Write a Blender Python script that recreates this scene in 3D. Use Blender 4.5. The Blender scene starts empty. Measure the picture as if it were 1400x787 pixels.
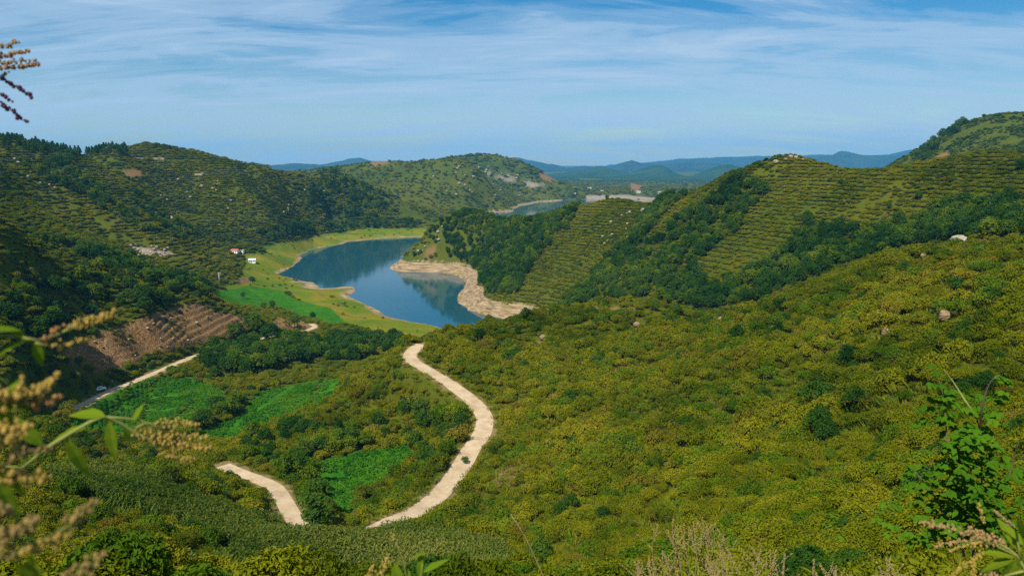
import bpy, math, random
import numpy as np

SC = bpy.context.scene
COL = SC.collection
RNG = np.random.default_rng(7)
random.seed(7)
R = math.radians

# ------------------------------------------------------------------ camera, sky, sun, exposure
F = 1018.0                      # focal length in photograph pixels (1400 wide)
EYE = 110.0                     # camera height above the lake
HROW = 225.0                    # photograph row of the horizon
PITCH = math.atan((393.5 - HROW) / F)
cam_d = bpy.data.cameras.new("camera")
cam_d.sensor_width = 36.0
cam_d.lens = 36.0 * F / 1400.0
cam_d.clip_start = 0.05
cam_d.clip_end = 120000.0
cam_d.dof.use_dof = True
cam_d.dof.focus_distance = 200.0
cam_d.dof.aperture_fstop = 7.0
cam = bpy.data.objects.new("camera", cam_d)
cam.location = (0, 0, EYE)
cam.rotation_euler = (math.pi / 2 - PITCH, 0, 0)
COL.objects.link(cam)
SC.camera = cam

SUN_EL, SUN_AZ = R(51), R(-150)          # azimuth from +Y towards +X
world = bpy.data.worlds.new("World")
SC.world = world
world.use_nodes = True
sun_d = bpy.data.lights.new("sun", 'SUN')
sun_d.energy = 4.8
sun_d.angle = R(0.53)
sun_d.color = (1.0, 0.93, 0.82)
sun = bpy.data.objects.new("sun", sun_d)
sun.rotation_euler = (math.pi / 2 - SUN_EL, 0, math.pi - SUN_AZ)
COL.objects.link(sun)
SC.view_settings.view_transform = 'Standard'
SC.view_settings.look = 'None'
SC.view_settings.gamma = 1.0
SC.view_settings.exposure = 0.62
SC.view_settings.use_curve_mapping = False
SC.cycles.use_denoising = False


class NT:
    """small helper for building node trees"""
    def __init__(self, tree):
        self.t = tree
        tree.nodes.clear()

    def n(self, kind, inputs=None, **props):
        nd = self.t.nodes.new(kind)
        for k, v in props.items():
            setattr(nd, k, v)
        for k, v in (inputs or {}).items():
            s = nd.inputs[k]
            if isinstance(v, bpy.types.NodeSocket):
                self.t.links.new(v, s)
            else:
                s.default_value = v
        return nd

    def math(self, op, a, b=0.0, c=None, clamp=False):
        nd = self.t.nodes.new('ShaderNodeMath')
        nd.operation = op
        nd.use_clamp = clamp
        for i, v in enumerate((a, b, c)):
            if v is None:
                continue
            if isinstance(v, bpy.types.NodeSocket):
                self.t.links.new(v, nd.inputs[i])
            else:
                nd.inputs[i].default_value = v
        return nd.outputs[0]

    def mix(self, fac, a, b, blend='MIX'):
        nd = self.t.nodes.new('ShaderNodeMix')
        nd.data_type = 'RGBA'
        nd.blend_type = blend
        for s, v in ((nd.inputs[0], fac), (nd.inputs[6], a), (nd.inputs[7], b)):
            if isinstance(v, bpy.types.NodeSocket):
                self.t.links.new(v, s)
            else:
                s.default_value = (*v, 1.0) if isinstance(v, tuple) and len(v) == 3 else v
        return nd.outputs[2]

    def ramp(self, fac, stops, interp='LINEAR'):
        nd = self.t.nodes.new('ShaderNodeValToRGB')
        cr = nd.color_ramp
        cr.interpolation = interp
        while len(cr.elements) < len(stops):
            cr.elements.new(0.5)
        for e, (p, c) in zip(cr.elements, stops):
            e.position = p
            e.color = (*c, 1.0) if isinstance(c, tuple) else (c, c, c, 1.0)
        self.t.links.new(fac, nd.inputs[0])
        return nd.outputs[0]

    def noise(self, vec, scale, detail=4.0, rough=0.55, dist=0.0):
        nd = self.n('ShaderNodeTexNoise', {'Scale': scale, 'Detail': detail, 'Roughness': rough, 'Distortion': dist})
        if vec is not None:
            self.t.links.new(vec, nd.inputs['Vector'])
        return nd.outputs[0]


def build_sky():
    g = NT(world.node_tree)
    sky = g.n('ShaderNodeTexSky', sky_type='NISHITA', sun_disc=False, sun_elevation=SUN_EL,
              sun_rotation=SUN_AZ, altitude=300.0, air_density=1.0, dust_density=0.6, ozone_density=2.0)
    tint = g.n('ShaderNodeHueSaturation', {'Saturation': SKY_SAT, 'Value': 1.0, 'Color': sky.outputs[0]})
    co = g.n('ShaderNodeTexCoord').outputs['Generated']
    sp = g.n('ShaderNodeSeparateXYZ', {0: co})
    zz = g.math('ADD', g.math('MAXIMUM', sp.outputs[2], 0.0), 0.17)
    ux = g.math('DIVIDE', sp.outputs[0], zz)
    uy = g.math('DIVIDE', sp.outputs[1], zz)
    uv = g.n('ShaderNodeCombineXYZ', {0: ux, 1: uy, 2: 0.0}).outputs[0]
    m1 = g.n('ShaderNodeMapping', {'Vector': uv, 'Location': CLOUD_OFF, 'Rotation': (0, 0, R(-14)), 'Scale': (0.42, 1.0, 1.0)}).outputs[0]
    n1 = g.noise(m1, 2.3, 8, 0.62, 0.8)
    m2 = g.n('ShaderNodeMapping', {'Vector': uv, 'Location': (7.7, 1.0, 0), 'Rotation': (0, 0, R(22)), 'Scale': (0.18, 1.0, 1.0)}).outputs[0]
    n2 = g.noise(m2, 4.4, 7, 0.64, 0.35)
    s = g.math('ADD', g.math('MULTIPLY', n1, 0.80), g.math('SUBTRACT', g.math('MULTIPLY', n2, 0.42), 0.09))
    # more veil low over the hills
    low = g.n('ShaderNodeMapRange', {'Value': sp.outputs[2], 'From Min': 0.0, 'From Max': 0.20, 'To Min': 0.06, 'To Max': 0.0}).outputs[0]
    s = g.math('ADD', s, low)
    cov = g.ramp(s, [(0.37, 0.04), (0.48, 0.34), (0.57, 0.70), (0.68, 0.98)], 'EASE')
    cl = g.mix(cov, tint.outputs[0], CLOUD_COL)
    bg = g.n('ShaderNodeBackground', {'Color': cl, 'Strength': SKY_STR})
    out = g.n('ShaderNodeOutputWorld', {'Surface': bg.outputs[0]})


SKY_SAT, SKY_STR, CLOUD_COL, CLOUD_OFF = 1.65, 0.064, (4.5, 6.2, 8.2), (3.1, 0.4, 0.0)
build_sky()


# ------------------------------------------------------------------ helpers
def mesh_np(name, verts, faces_flat, sizes, mats, smooth=False, mat_idx=None):
    """fast mesh from numpy arrays; sizes = verts per face"""
    me = bpy.data.meshes.new(name)
    verts = np.asarray(verts, np.float32)
    faces_flat = np.asarray(faces_flat, np.int32)
    sizes = np.asarray(sizes, np.int32)
    me.vertices.add(len(verts))
    me.vertices.foreach_set("co", verts.ravel())
    me.loops.add(len(faces_flat))
    me.loops.foreach_set("vertex_index", faces_flat)
    me.polygons.add(len(sizes))
    st = np.zeros(len(sizes), np.int32)
    st[1:] = np.cumsum(sizes)[:-1]
    me.polygons.foreach_set("loop_start", st)
    me.polygons.foreach_set("use_smooth", np.full(len(sizes), smooth, bool))
    for m in (mats if isinstance(mats, (list, tuple)) else [mats]):
        me.materials.append(m)
    if mat_idx is not None:
        me.polygons.foreach_set("material_index", np.asarray(mat_idx, np.int32))
    me.update(calc_edges=True)
    return me


def link(name, me, parent=None):
    o = bpy.data.objects.new(name, me)
    COL.objects.link(o)
    if parent is not None:
        o.parent = parent
    return o


def tag(o, label=None, cat=None, group=None, kind=None):
    if label: o['label'] = label
    if cat: o['category'] = cat
    if group: o['group'] = group
    if kind: o['kind'] = kind
    return o


class MB:
    """collects tubes, boxes, leaves, blobs into one mesh"""
    def __init__(self):
        self.v, self.f, self.s, self.m, self.n = [], [], [], [], 0

    def add(self, verts, faces, mi=0):
        verts = np.asarray(verts, float).reshape(-1, 3)
        for fc in faces:
            self.f.extend([i + self.n for i in fc])
            self.s.append(len(fc))
            self.m.append(mi)
        self.v.append(verts)
        self.n += len(verts)

    def box(self, c, s, rz=0.0, mi=0, top=(1, 1)):
        x, y, z = np.array(s) / 2.0
        vs = np.array([[-x, -y, -z], [x, -y, -z], [x, y, -z], [-x, y, -z],
                       [-x * top[0], -y * top[1], z], [x * top[0], -y * top[1], z],
                       [x * top[0], y * top[1], z], [-x * top[0], y * top[1], z]])
        ca, sa = math.cos(rz), math.sin(rz)
        vs = np.c_[vs[:, 0] * ca - vs[:, 1] * sa, vs[:, 0] * sa + vs[:, 1] * ca, vs[:, 2]] + np.array(c)
        self.add(vs, [(3, 2, 1, 0), (4, 5, 6, 7), (0, 1, 5, 4), (1, 2, 6, 5), (2, 3, 7, 6), (3, 0, 4, 7)], mi)

    def tube(self, pts, radii, sides=6, mi=0, cap=True):
        pts = np.asarray(pts, float)
        n = len(pts)
        radii = np.full(n, radii) if np.isscalar(radii) else np.asarray(radii, float)
        t = np.gradient(pts, axis=0)
        t /= np.linalg.norm(t, axis=1)[:, None] + 1e-9
        ref = np.array([0.31, 0.17, 0.93]) if abs(t[0][2]) < 0.85 else np.array([0.93, 0.31, 0.1])
        vs = []
        for i in range(n):
            a = np.cross(t[i], ref); a /= np.linalg.norm(a)
            b = np.cross(t[i], a)
            for k in range(sides):
                an = 2 * math.pi * k / sides
                vs.append(pts[i] + radii[i] * (math.cos(an) * a + math.sin(an) * b))
        fs = []
        for i in range(n - 1):
            for k in range(sides):
                k2 = (k + 1) % sides
                fs.append((i * sides + k, i * sides + k2, (i + 1) * sides + k2, (i + 1) * sides + k))
        if cap:
            fs.append(tuple(range(sides))[::-1])
            fs.append(tuple((n - 1) * sides + k for k in range(sides)))
        self.add(vs, fs, mi)

    def leaf(self, base, direc, up, length, width, fold=0.25, droop=0.2, mi=0):
        """pointed oval leaf, folded along the midrib and drooping to the tip"""
        d = np.array(direc, float); d /= np.linalg.norm(d)
        s = np.cross(d, up); s /= np.linalg.norm(s) + 1e-9
        u = np.cross(s, d)
        prof = [(0, 0.02), (0.18, 0.7), (0.42, 1.0), (0.72, 0.62), (1.0, 0.02)]
        vs = []
        for t, w in prof:
            c = np.array(base) + d * length * t - u * droop * length * t * t
            hw = w * width / 2
            vs += [c - s * hw + u * fold * hw, c, c + s * hw + u * fold * hw]
        fs = []
        for i in range(len(prof) - 1):
            a = i * 3
            fs += [(a, a + 1, a + 4, a + 3), (a + 1, a + 2, a + 5, a + 4)]
        self.add(vs, fs, mi)

    def mesh(self, name, mats, smooth=False):
        return mesh_np(name, np.concatenate(self.v), self.f, self.s, mats, smooth, self.m)

    def build(self, name, mats, parent=None, smooth=False):
        return link(name, self.mesh(name, mats, smooth), parent)


def empty(name, loc, rz=0.0):
    o = bpy.data.objects.new(name, None)
    o.empty_display_size = 0.3
    o.location = loc
    o.rotation_euler = (0, 0, rz)
    COL.objects.link(o)
    return o


# lattice noise (numpy)
_LAT = np.random.default_rng(3).random((256, 256))


def vnoise(x, y):
    xi = np.floor(x).astype(np.int64); yi = np.floor(y).astype(np.int64)
    fx, fy = x - xi, y - yi
    fx = fx * fx * fx * (fx * (6 * fx - 15) + 10); fy = fy * fy * fy * (fy * (6 * fy - 15) + 10)
    g = lambda a, b: _LAT[a & 255, b & 255]
    return ((g(xi, yi) * (1 - fx) + g(xi + 1, yi) * fx) * (1 - fy) + (g(xi, yi + 1) * (1 - fx) + g(xi + 1, yi + 1) * fx) * fy) * 2 - 1


def fbm(x, y, octv=4, gain=0.5):
    s, a, t = 0, 1, 0
    for i in range(octv):
        s = s + a * vnoise(x * 2 ** i + 17.3 * i, y * 2 ** i + 5.1 * i); t += a; a *= gain
    return s / t


# ------------------------------------------------------------------ photograph geometry -> world
CP, SP = math.cos(PITCH), math.sin(PITCH)


def ray(px, py):
    x, y = (px - 700.0) / F, (393.5 - py) / F
    return np.array([x, CP + y * SP, -SP + y * CP])


def at(px, py, d):
    """the point in direction (px, py) at horizontal distance d"""
    r = ray(px, py)
    r = r * (d / math.hypot(r[0], r[1]))
    return r + np.array([0, 0, EYE])


def atz(px, py, z):
    r = ray(px, py)
    return r * ((z - EYE) / r[2]) + np.array([0, 0, EYE])


def project(P):
    """world points (N,3) -> photograph pixels and depth"""
    P = np.asarray(P, float).reshape(-1, 3)
    x, y, z = P[:, 0], P[:, 1], P[:, 2] - EYE
    dep = y * CP - z * SP
    up = y * SP + z * CP
    dep = np.where(dep < 0.01, 0.01, dep)
    return 700 + F * x / dep, 393.5 - F * up / dep, dep


# ------------------------------------------------------------------ terrain control points
CT = []                                                   # (u, v, w): azimuth, log distance, tangent


def put(p):
    d = math.hypot(p[0], p[1])
    CT.append((math.atan2(p[0], p[1]), math.log(d), (p[2] - EYE) / d))


def D(*pts):
    for a in pts: put(at(*a))


def Z(z, *pts):
    for a in pts: put(atz(a[0], a[1], z))


def ZZ(*pts):
    for a in pts: put(atz(*a))


def crest(pts, back=1.15, drop=12.0, back2=None, drop2=None):
    for a in pts:
        p = at(*a); put(p)
        put(np.array([p[0] * back, p[1] * back, p[2] - drop]))
        if back2: put(np.array([p[0] * back2, p[1] * back2, p[2] - drop2]))


def hid(px, d, z):
    r = ray(px, 240.0); k = d / math.hypot(r[0], r[1])
    put(np.array([r[0] * k, r[1] * k, z]))


# under and in front of the camera
for px in (-500, -150, 200, 500, 800, 1100, 1450, 1850):
    hid(px, 1.5, 108.3)
    hid(px, 4.0, 107.0)
for px in (-150, 200, 500, 800, 1100, 1450):
    D((px, 880, 10.0), (px, 862, 20.0))
# near slope on the right
D((700, 800, 72), (800, 800, 62), (900, 800, 53), (1000, 800, 46), (1100, 800, 40), (1250, 800, 34), (1400, 800, 30),
  (750, 700, 106), (850, 700, 93), (1000, 700, 76), (1150, 700, 63), (1300, 700, 53), (1400, 700, 47),
  (710, 620, 146), (800, 600, 142), (900, 600, 128), (1000, 600, 112), (1150, 600, 93), (1300, 600, 76), (1400, 600, 66),
  (710, 550, 174), (800, 520, 180), (900, 520, 168), (1000, 510, 154), (1150, 500, 132), (1300, 490, 107), (1400, 490, 96),
  (690, 490, 208), (800, 465, 216), (900, 460, 208), (1000, 462, 198), (1150, 430, 174), (1300, 400, 152), (1400, 390, 142),
  (1600, 400, 130), (1600, 600, 60), (1850, 400, 130))
crest([(585, 461, 220), (630, 455, 230), (680, 449, 242), (760, 429, 256), (820, 416, 261), (860, 413, 259), (905, 421, 252), (945, 436, 246),
       (985, 445, 240), (1030, 426, 234), (1075, 408, 227), (1150, 379, 218), (1220, 357, 211), (1290, 344, 206),
       (1400, 340, 201), (1550, 324, 200), (1750, 306, 200)], 1.14, 10, 1.3, 26)
# the road over the saddle and round the valley head
ROAD_R = [(420, 741, 114), (460, 736, 112.5), (500, 724, 114), (535, 716, 118), (565, 703, 122), (597, 680, 130), (622, 650, 140), (645, 615, 152),
          (660, 590, 160), (662, 570, 168), (645, 548, 178), (615, 525, 188), (582, 505, 197), (562, 490, 204), (565, 478, 211), (577, 469, 216)]
D(*ROAD_R)
ROAD_L = [(305, 638, 165), (330, 647, 158), (355, 656, 152), (375, 668, 146), (388, 684, 138), (398, 700, 130), (410, 720, 122), (420, 741, 114)]
D(*ROAD_L[:-1])
D((480, 800, 86), (580, 800, 82), (610, 745, 104), (650, 705, 116), (380, 800, 80), (340, 745, 98), (440, 742, 98), (400, 738, 104), (480, 745, 100),
  (100, 665, 118), (200, 685, 112), (300, 715, 108), (250, 765, 84), (120, 765, 70), (0, 765, 60), (-150, 765, 55),
  (200, 642, 140), (100, 636, 142), (0, 650, 130), (-150, 640, 130), (300, 655, 146), (290, 800, 70), (0, 810, 44), (150, 805, 55))
# knoll to the left of the road and the small field below it
D((545, 492, 216), (500, 522, 213), (450, 550, 213), (400, 583, 208), (350, 610, 196),
  (600, 545, 190), (525, 565, 198), (460, 605, 186), (600, 585, 178), (560, 625, 164), (425, 652, 166), (480, 645, 166),
  (540, 645, 160), (480, 690, 146), (432, 700, 140), (540, 683, 144))
for px, d, z in ((560, 250, 36), (500, 250, 33), (440, 245, 29), (390, 235, 28), (330, 215, 34), (250, 190, 37), (150, 190, 38), (60, 175, 40)):
    hid(px, d, z)
# fields, left road, brown terraces and flats
Z(25, (140, 592), (240, 585)); Z(28, (300, 603))
Z(23, (200, 555), (300, 545), (400, 550), (455, 525))
ROAD_F = [(-10, 606, 36), (20, 598, 34), (45, 586, 33), (75, 571, 31), (110, 554, 29), (150, 535, 26.5), (190, 519, 25), (230, 502, 24), (270, 485, 23),
          (310, 474, 21), (350, 464, 19), (395, 455.5, 17), (418, 452, 16), (431, 447, 15.3), (425, 443, 15.2)]
ZZ(*ROAD_F)
ZZ((350, 492, 22), (300, 505, 23), (450, 492, 16), (500, 482, 14), (550, 467, 10), (430, 510, 19))
ZZ((450, 420, 7), (400, 402, 6), (350, 405, 9), (500, 442, 5), (550, 457, 4.5), (430, 400, 4), (350, 422, 13), (420, 440, 13),
   (300, 402, 16), (290, 420, 24), (470, 445, 8), (590, 455, 2.5), (520, 455, 7))
ZZ((85, 487, 37), (110, 470, 39), (150, 455, 41), (200, 437, 42), (260, 416, 40), (330, 433, 27), (390, 445, 20), (200, 487, 28), (140, 510, 30),
   (220, 460, 34), (270, 450, 30))
# lake bed and shores
SH_L = [(573, 324), (542, 325), (504, 328), (474, 333), (443, 338), (420, 342), (413, 347), (415, 352), (410, 358), (397, 366), (383, 372),
        (382, 377), (408, 383), (428, 386), (438, 395), (460, 393), (487, 391), (486, 396), (477, 403), (497, 414), (517, 425), (550, 437), (580, 442), (600, 446)]
Z(0, *SH_L)
SH_P = [(533, 365), (551, 371), (584, 372), (612, 374), (630, 380), (638, 388), (635, 394), (626, 404), (628, 416), (642, 426), (665, 431), (683, 433), (700, 437)]
Z(0, *SH_P)
Z(-7, (500, 350), (550, 395), (590, 420), (520, 375), (600, 395), (450, 360), (545, 345), (500, 365), (560, 415), (620, 432), (480, 375),
  (600, 384), (570, 385), (530, 400), (640, 440), (500, 338), (550, 333), (425, 368), (450, 380))
Z(-2, (535, 355), (500, 402), (540, 425))
ZZ((425, 332, 5), (480, 324, 4), (385, 347, 6), (340, 345, 12), (345, 359, 10), (325, 345, 14), (300, 372, 22), (400, 345, 3), (370, 372, 6), (365, 390, 6),
   (450, 330, 4), (540, 319, 5), (590, 316, 6), (410, 395, 3), (445, 408, 4), (485, 425, 3.5), (520, 440, 3.2), (475, 397.5, 1.2))
ZZ((551, 353, 10), (584, 357, 10), (609, 358, 10), (637, 363, 9), (655, 371, 8.5), (648, 382, 7.5), (651, 397, 7), (661, 408, 8), (693, 410, 12), (729, 413, 12), (755, 430, 6), (740, 432, 4))
# left spurs
D((0, 560, 225), (0, 520, 242), (0, 450, 278), (0, 385, 312), (100, 405, 375), (100, 450, 317), (60, 500, 262), (150, 420, 366), (200, 402, 396), (230, 388, 430), (180, 368, 436),
  (270, 395, 440), (-150, 380, 300), (-150, 500, 230))
crest([(-150, 270, 330), (0, 304, 346), (50, 326, 366), (92, 349, 390)], 1.12, 12)
D((60, 338, 450), (105, 345, 480), (150, 352, 500), (220, 358, 560), (250, 360, 640), (290, 352, 700))
crest([(-150, 190, 640), (0, 222, 640), (22, 262, 622), (76, 300, 602), (130, 325, 582), (178, 341, 560)], 1.1, 16)
crest([(60, 234, 780), (92, 246, 762), (152, 272, 742), (216, 303, 722), (255, 329, 700)], 1.07, 14)
crest([(140, 225, 960), (178, 249, 905), (218, 274, 872), (267, 307, 832)], 1.05, 12)
crest([(-150, 180, 900), (0, 190, 900), (40, 195, 910), (80, 204, 940), (110, 207, 960), (150, 203, 1020), (185, 199, 1150), (230, 203, 1150), (280, 213, 1130), (330, 223, 1100),
       (380, 231, 1110), (425, 239, 1220)], 1.2, 25)
D((240, 240, 1050), (300, 255, 1020), (350, 275, 1010), (400, 258, 1190), (390, 290, 1120), (290, 336, 830), (300, 318, 950), (300, 285, 940), (350, 300, 1000), (340, 328, 850), (380, 318, 980), (340, 240, 1070))
ZZ((450, 312, 10), (500, 319, 5), (560, 313, 6), (420, 322, 8))
# middle distance hills on the left
crest([(405, 258, 1300), (425, 241, 1300), (445, 232, 1310), (475, 241, 1310), (530, 263, 1320), (575, 285, 1330)], 1.08, 22)
D((450, 285, 1240), (510, 293, 1250), (560, 300, 1280), (480, 262, 1290), (610, 300, 1400))
crest([(440, 230, 2000), (470, 225, 2000), (500, 220, 2000), (530, 220, 1980), (560, 223, 1930), (600, 219, 1900), (635, 217, 1900), (652, 230, 1880), (672, 250, 1850)], 1.12, 30)
D((600, 262, 1700), (560, 255, 1750), (520, 250, 1800), (640, 283, 1640), (650, 262, 1760), (690, 275, 1810))
crest([(640, 216, 2500), (660, 215, 2500), (685, 214, 2500), (718, 225, 2500), (745, 239, 2480), (775, 253, 2450)], 1.12, 35)
D((700, 252, 2380), (740, 264, 2330), (715, 268, 2290))
Z(0, (655, 297), (671, 292), (691, 286), (720, 280), (743, 276), (780, 273), (830, 272.4), (880, 272.2), (945, 271.5))
ZZ((665, 287, 5), (690, 281, 8), (720, 274, 8), (750, 270.5, 9), (785, 268, 8))
Z(-6, (700, 289), (740, 281), (780, 276.5), (840, 275), (900, 275))
Z(-4, (690, 289), (715, 283), (745, 278.5), (775, 275.2), (680, 292.5))
for px, d in ((620, 1020), (700, 1000), (780, 980), (640, 1100), (720, 1150), (800, 1150), (870, 1100), (690, 1350), (760, 1400), (850, 1400), (920, 1500), (610, 1000), (590, 1050), (560, 960), (900, 1900)):
    hid(px, d, -7)
for px, d, z in ((640, 1330, 4), (980, 1200, 22), (1000, 1600, 22), (1000, 2100, 25), (1060, 900, 45), (1150, 900, 55), (1250, 850, 70), (1400, 800, 80), (1150, 1400, 45),
                 (1100, 2500, 30), (1250, 2500, 60), (1400, 2500, 80), (1700, 2500, 80), (1700, 800, 90)):
    hid(px, d, z)
for px in (800, 840, 880, 920, 945):
    D((px, 266.0, 2440))
    hid(px, 2650, 17); hid(px, 2950, 15)
for px in (-400, -100, 200, 450, 700, 800, 900, 1000, 1200, 1500, 1850):
    hid(px, 3300, 12); hid(px, 4300, 14); hid(px, 7000, 16); hid(px, 14000, 20); hid(px, 40000, 25)
crest([(760, 250, 4300), (835, 251, 4000), (905, 252, 4000)], 1.1, 25)
crest([(790, 243, 5200), (870, 246, 5000), (950, 251, 4600)], 1.1, 25)
# hill on the right
crest([(925, 268, 622), (960, 256, 611), (1000, 237, 592), (1035, 224, 572), (1060, 216, 561), (1090, 217, 556), (1120, 226, 550), (1160, 231, 541), (1200, 229, 532),
       (1250, 222, 521), (1300, 215, 511), (1340, 207, 502), (1380, 207, 496), (1450, 210, 490), (1600, 214, 480), (1800, 217, 480)], 1.12, 16)
D((1050, 260, 522), (1040, 320, 472), (990, 380, 428), (1150, 300, 452), (1150, 345, 410), (1250, 275, 445), (1250, 320, 398), (1400, 275, 405), (1400, 312, 345),
  (1150, 260, 492), (1330, 245, 455), (950, 402, 412), (870, 405, 440), (985, 300, 512), (960, 345, 470), (1095, 345, 435), (1095, 290, 480))
crest([(945, 270, 604), (905, 295, 565), (862, 350, 518), (815, 392, 488)], 1.0001, 0.0)
D((905, 345, 500), (860, 385, 470), (925, 300, 545))
for px, d, z in ((700, 330, 25), (780, 340, 24), (860, 345, 27), (950, 340, 32), (1020, 330, 42), (1100, 310, 55), (1200, 300, 66), (1300, 290, 74), (1400, 280, 78), (650, 300, 10), (600, 290, 2), (720, 420, 6), (770, 400, 10)):
    hid(px, d, z)
# peninsula
crest([(600, 301, 815), (625, 291, 810), (660, 295, 790), (700, 304, 745), (750, 300, 720), (783, 284, 702), (829, 275, 690), (849, 272, 686), (877, 280, 684), (905, 282, 692)], 1.1, 20, 1.2, 55)
D((835, 310, 632), (810, 350, 588), (790, 385, 549), (760, 408, 530), (700, 345, 682), (660, 340, 742), (610, 335, 784), (585, 345, 786), (720, 385, 572), (690, 378, 615), (745, 335, 650))
crest([(556, 350, 799), (566, 342, 803), (580, 327, 807), (590, 313, 811)], 1.1, 40)
# far hill on the right edge
crest([(1225, 232, 1320), (1248, 220, 1310), (1266, 204, 1300), (1300, 181, 1290), (1340, 163, 1280), (1375, 158, 1270), (1420, 158, 1260), (1500, 168, 1250), (1650, 190, 1240), (1850, 200, 1200)], 1.2, 40)
D((1310, 215, 1120), (1400, 210, 1060), (1370, 180, 1180))

CT = np.array(CT)


KEXP = 0.62                      # r^1.24: softer than a thin plate, no overshoot


def tps_fit(c, smooth=1e-4):
    n = len(c)
    d2 = ((c[:, None, :2] - c[None, :, :2]) ** 2).sum(-1)
    K = d2 ** KEXP - np.eye(n) * smooth
    Pm = np.c_[np.ones(n), c[:, :2]]
    A = np.zeros((n + 3, n + 3)); A[:n, :n] = K; A[:n, n:] = Pm; A[n:, :n] = Pm.T
    return np.linalg.solve(A, np.r_[c[:, 2], 0, 0, 0])


TPS = tps_fit(CT)


def tps_eval(u, v):
    out = np.empty(u.size); uf, vf = u.ravel(), v.ravel()
    n = len(CT)
    for i in range(0, u.size, 20000):
        a, b = uf[i:i + 20000, None], vf[i:i + 20000, None]
        d2 = (a - CT[None, :, 0]) ** 2 + (b - CT[None, :, 1]) ** 2
        out[i:i + 20000] = (d2 ** KEXP) @ TPS[:n] + TPS[n] + TPS[n + 1] * a[:, 0] + TPS[n + 2] * b[:, 0]
    return out.reshape(u.shape)


# polar grid: fine where the photograph looks, coarse round the back
GU = np.r_[np.linspace(-math.pi, -0.72, 40)[:-1], np.linspace(-0.72, 0.72, 1081), np.linspace(0.72, math.pi, 40)[1:]]
GV = np.r_[np.linspace(math.log(1.2), math.log(50), 130)[:-1], np.linspace(math.log(50), math.log(1100), 1000)[:-1],
           np.linspace(math.log(1100), math.log(6000), 300)[:-1], np.linspace(math.log(6000), math.log(60000), 40)]
# coarse evaluation, then bilinear refinement
cu = np.linspace(-0.86, 0.86, 300)
cv = np.linspace(GV[0], GV[-1], 640)
Wc = tps_eval(*np.meshgrid(cu, cv, indexing='ij'))


def bil(A, xs, ys, x, y):
    ix = np.clip((x - xs[0]) / (xs[1] - xs[0]), 0, len(xs) - 1.001); iy = np.clip((y - ys[0]) / (ys[1] - ys[0]), 0, len(ys) - 1.001)
    i, j = ix.astype(int), iy.astype(int); a, b = ix - i, iy - j
    return A[i, j] * (1 - a) * (1 - b) + A[i + 1, j] * a * (1 - b) + A[i, j + 1] * (1 - a) * b + A[i + 1, j + 1] * a * b


U2, V2 = np.meshgrid(GU, GV, indexing='ij')
W2 = bil(Wc, cu, cv, np.clip(U2, -0.85, 0.85), V2)
wl, wr = W2[np.argmin(abs(GU + 0.85))], W2[np.argmin(abs(GU - 0.85))]
back = np.clip((abs(U2) - 0.85) / (math.pi - 0.85), 0, 1)
W2 = W2 * (1 - back) + 0.5 * (wl + wr)[None, :] * back
DD = np.exp(V2)
GX, GY = DD * np.sin(U2), DD * np.cos(U2)
GZ = EYE + DD * W2
far_flat = np.clip((DD - 9000) / 4000, 0, 1)
GZ = GZ * (1 - far_flat) + 15.0 * far_flat
# relief too fine for the control points: gullies, hummocks
amp = np.clip((GZ - 4) / 14, 0, 1) * np.clip((DD - 15) / 60, 0, 1) * np.clip((5000 - DD) / 1500, 0, 1)
CUT = lambda lo, hi, x: np.clip((x - lo) / (hi - lo), 0, 1)
GZ += amp * (0.9 * fbm(GX / 17, GY / 17, 4) + 3.4 * CUT(350, 600, DD) * fbm(GX / 80, GY / 80, 4) + 9.0 * CUT(900, 1500, DD) * fbm(GX / 220, GY / 220, 4))
GZ += 0.35 * fbm(GX / 9, GY / 9, 3) * np.clip((GZ + 2) / 4, 0, 1) * np.clip((DD - 4) / 10, 0, 1) * np.clip((2500 - DD) / 800, 0, 1)


def height(x, y):
    x = np.asarray(x, float); y = np.asarray(y, float)
    iu = np.interp(np.arctan2(x, y), GU, np.arange(len(GU))); iv = np.interp(np.log(np.hypot(x, y) + 1e-6), GV, np.arange(len(GV)))
    iu = np.clip(iu, 0, len(GU) - 1.001); iv = np.clip(iv, 0, len(GV) - 1.001)
    i, j = iu.astype(int), iv.astype(int); a, b = iu - i, iv - j
    return GZ[i, j] * (1 - a) * (1 - b) + GZ[i + 1, j] * a * (1 - b) + GZ[i, j + 1] * (1 - a) * b + GZ[i + 1, j + 1] * a * b


# ---- roads: smooth centre lines, the ground levelled under them
def spline(P, step=1.2):
    P = np.asarray(P, float); n = len(P); out = []
    Q = np.r_[[2 * P[0] - P[1]], P, [2 * P[-1] - P[-2]]]
    for i in range(n - 1):
        p0, p1, p2, p3 = Q[i:i + 4]
        k = max(2, int(np.linalg.norm(p2 - p1) / step))
        for t in np.arange(k) / k:
            out.append(0.5 * ((2 * p1) + (-p0 + p2) * t + (2 * p0 - 5 * p1 + 4 * p2 - p3) * t * t + (-p0 + 3 * p1 - 3 * p2 + p3) * t ** 3))
    out.append(P[-1])
    return np.array(out)


def smooth_z(L, k=9):
    z = np.pad(L[:, 2], k, mode='edge')
    L[:, 2] = np.convolve(z, np.ones(2 * k + 1) / (2 * k + 1), 'valid')
    return L


LINE_R = smooth_z(spline([at(*a) for a in ROAD_R]))
LINE_L = smooth_z(spline([at(*a) for a in ROAD_L]))
LINE_F = smooth_z(spline([atz(*a) for a in ROAD_F], 2.0))
ROADS = [(LINE_R, 4.1), (LINE_L, 3.2), (LINE_F, 3.6)]


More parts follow.
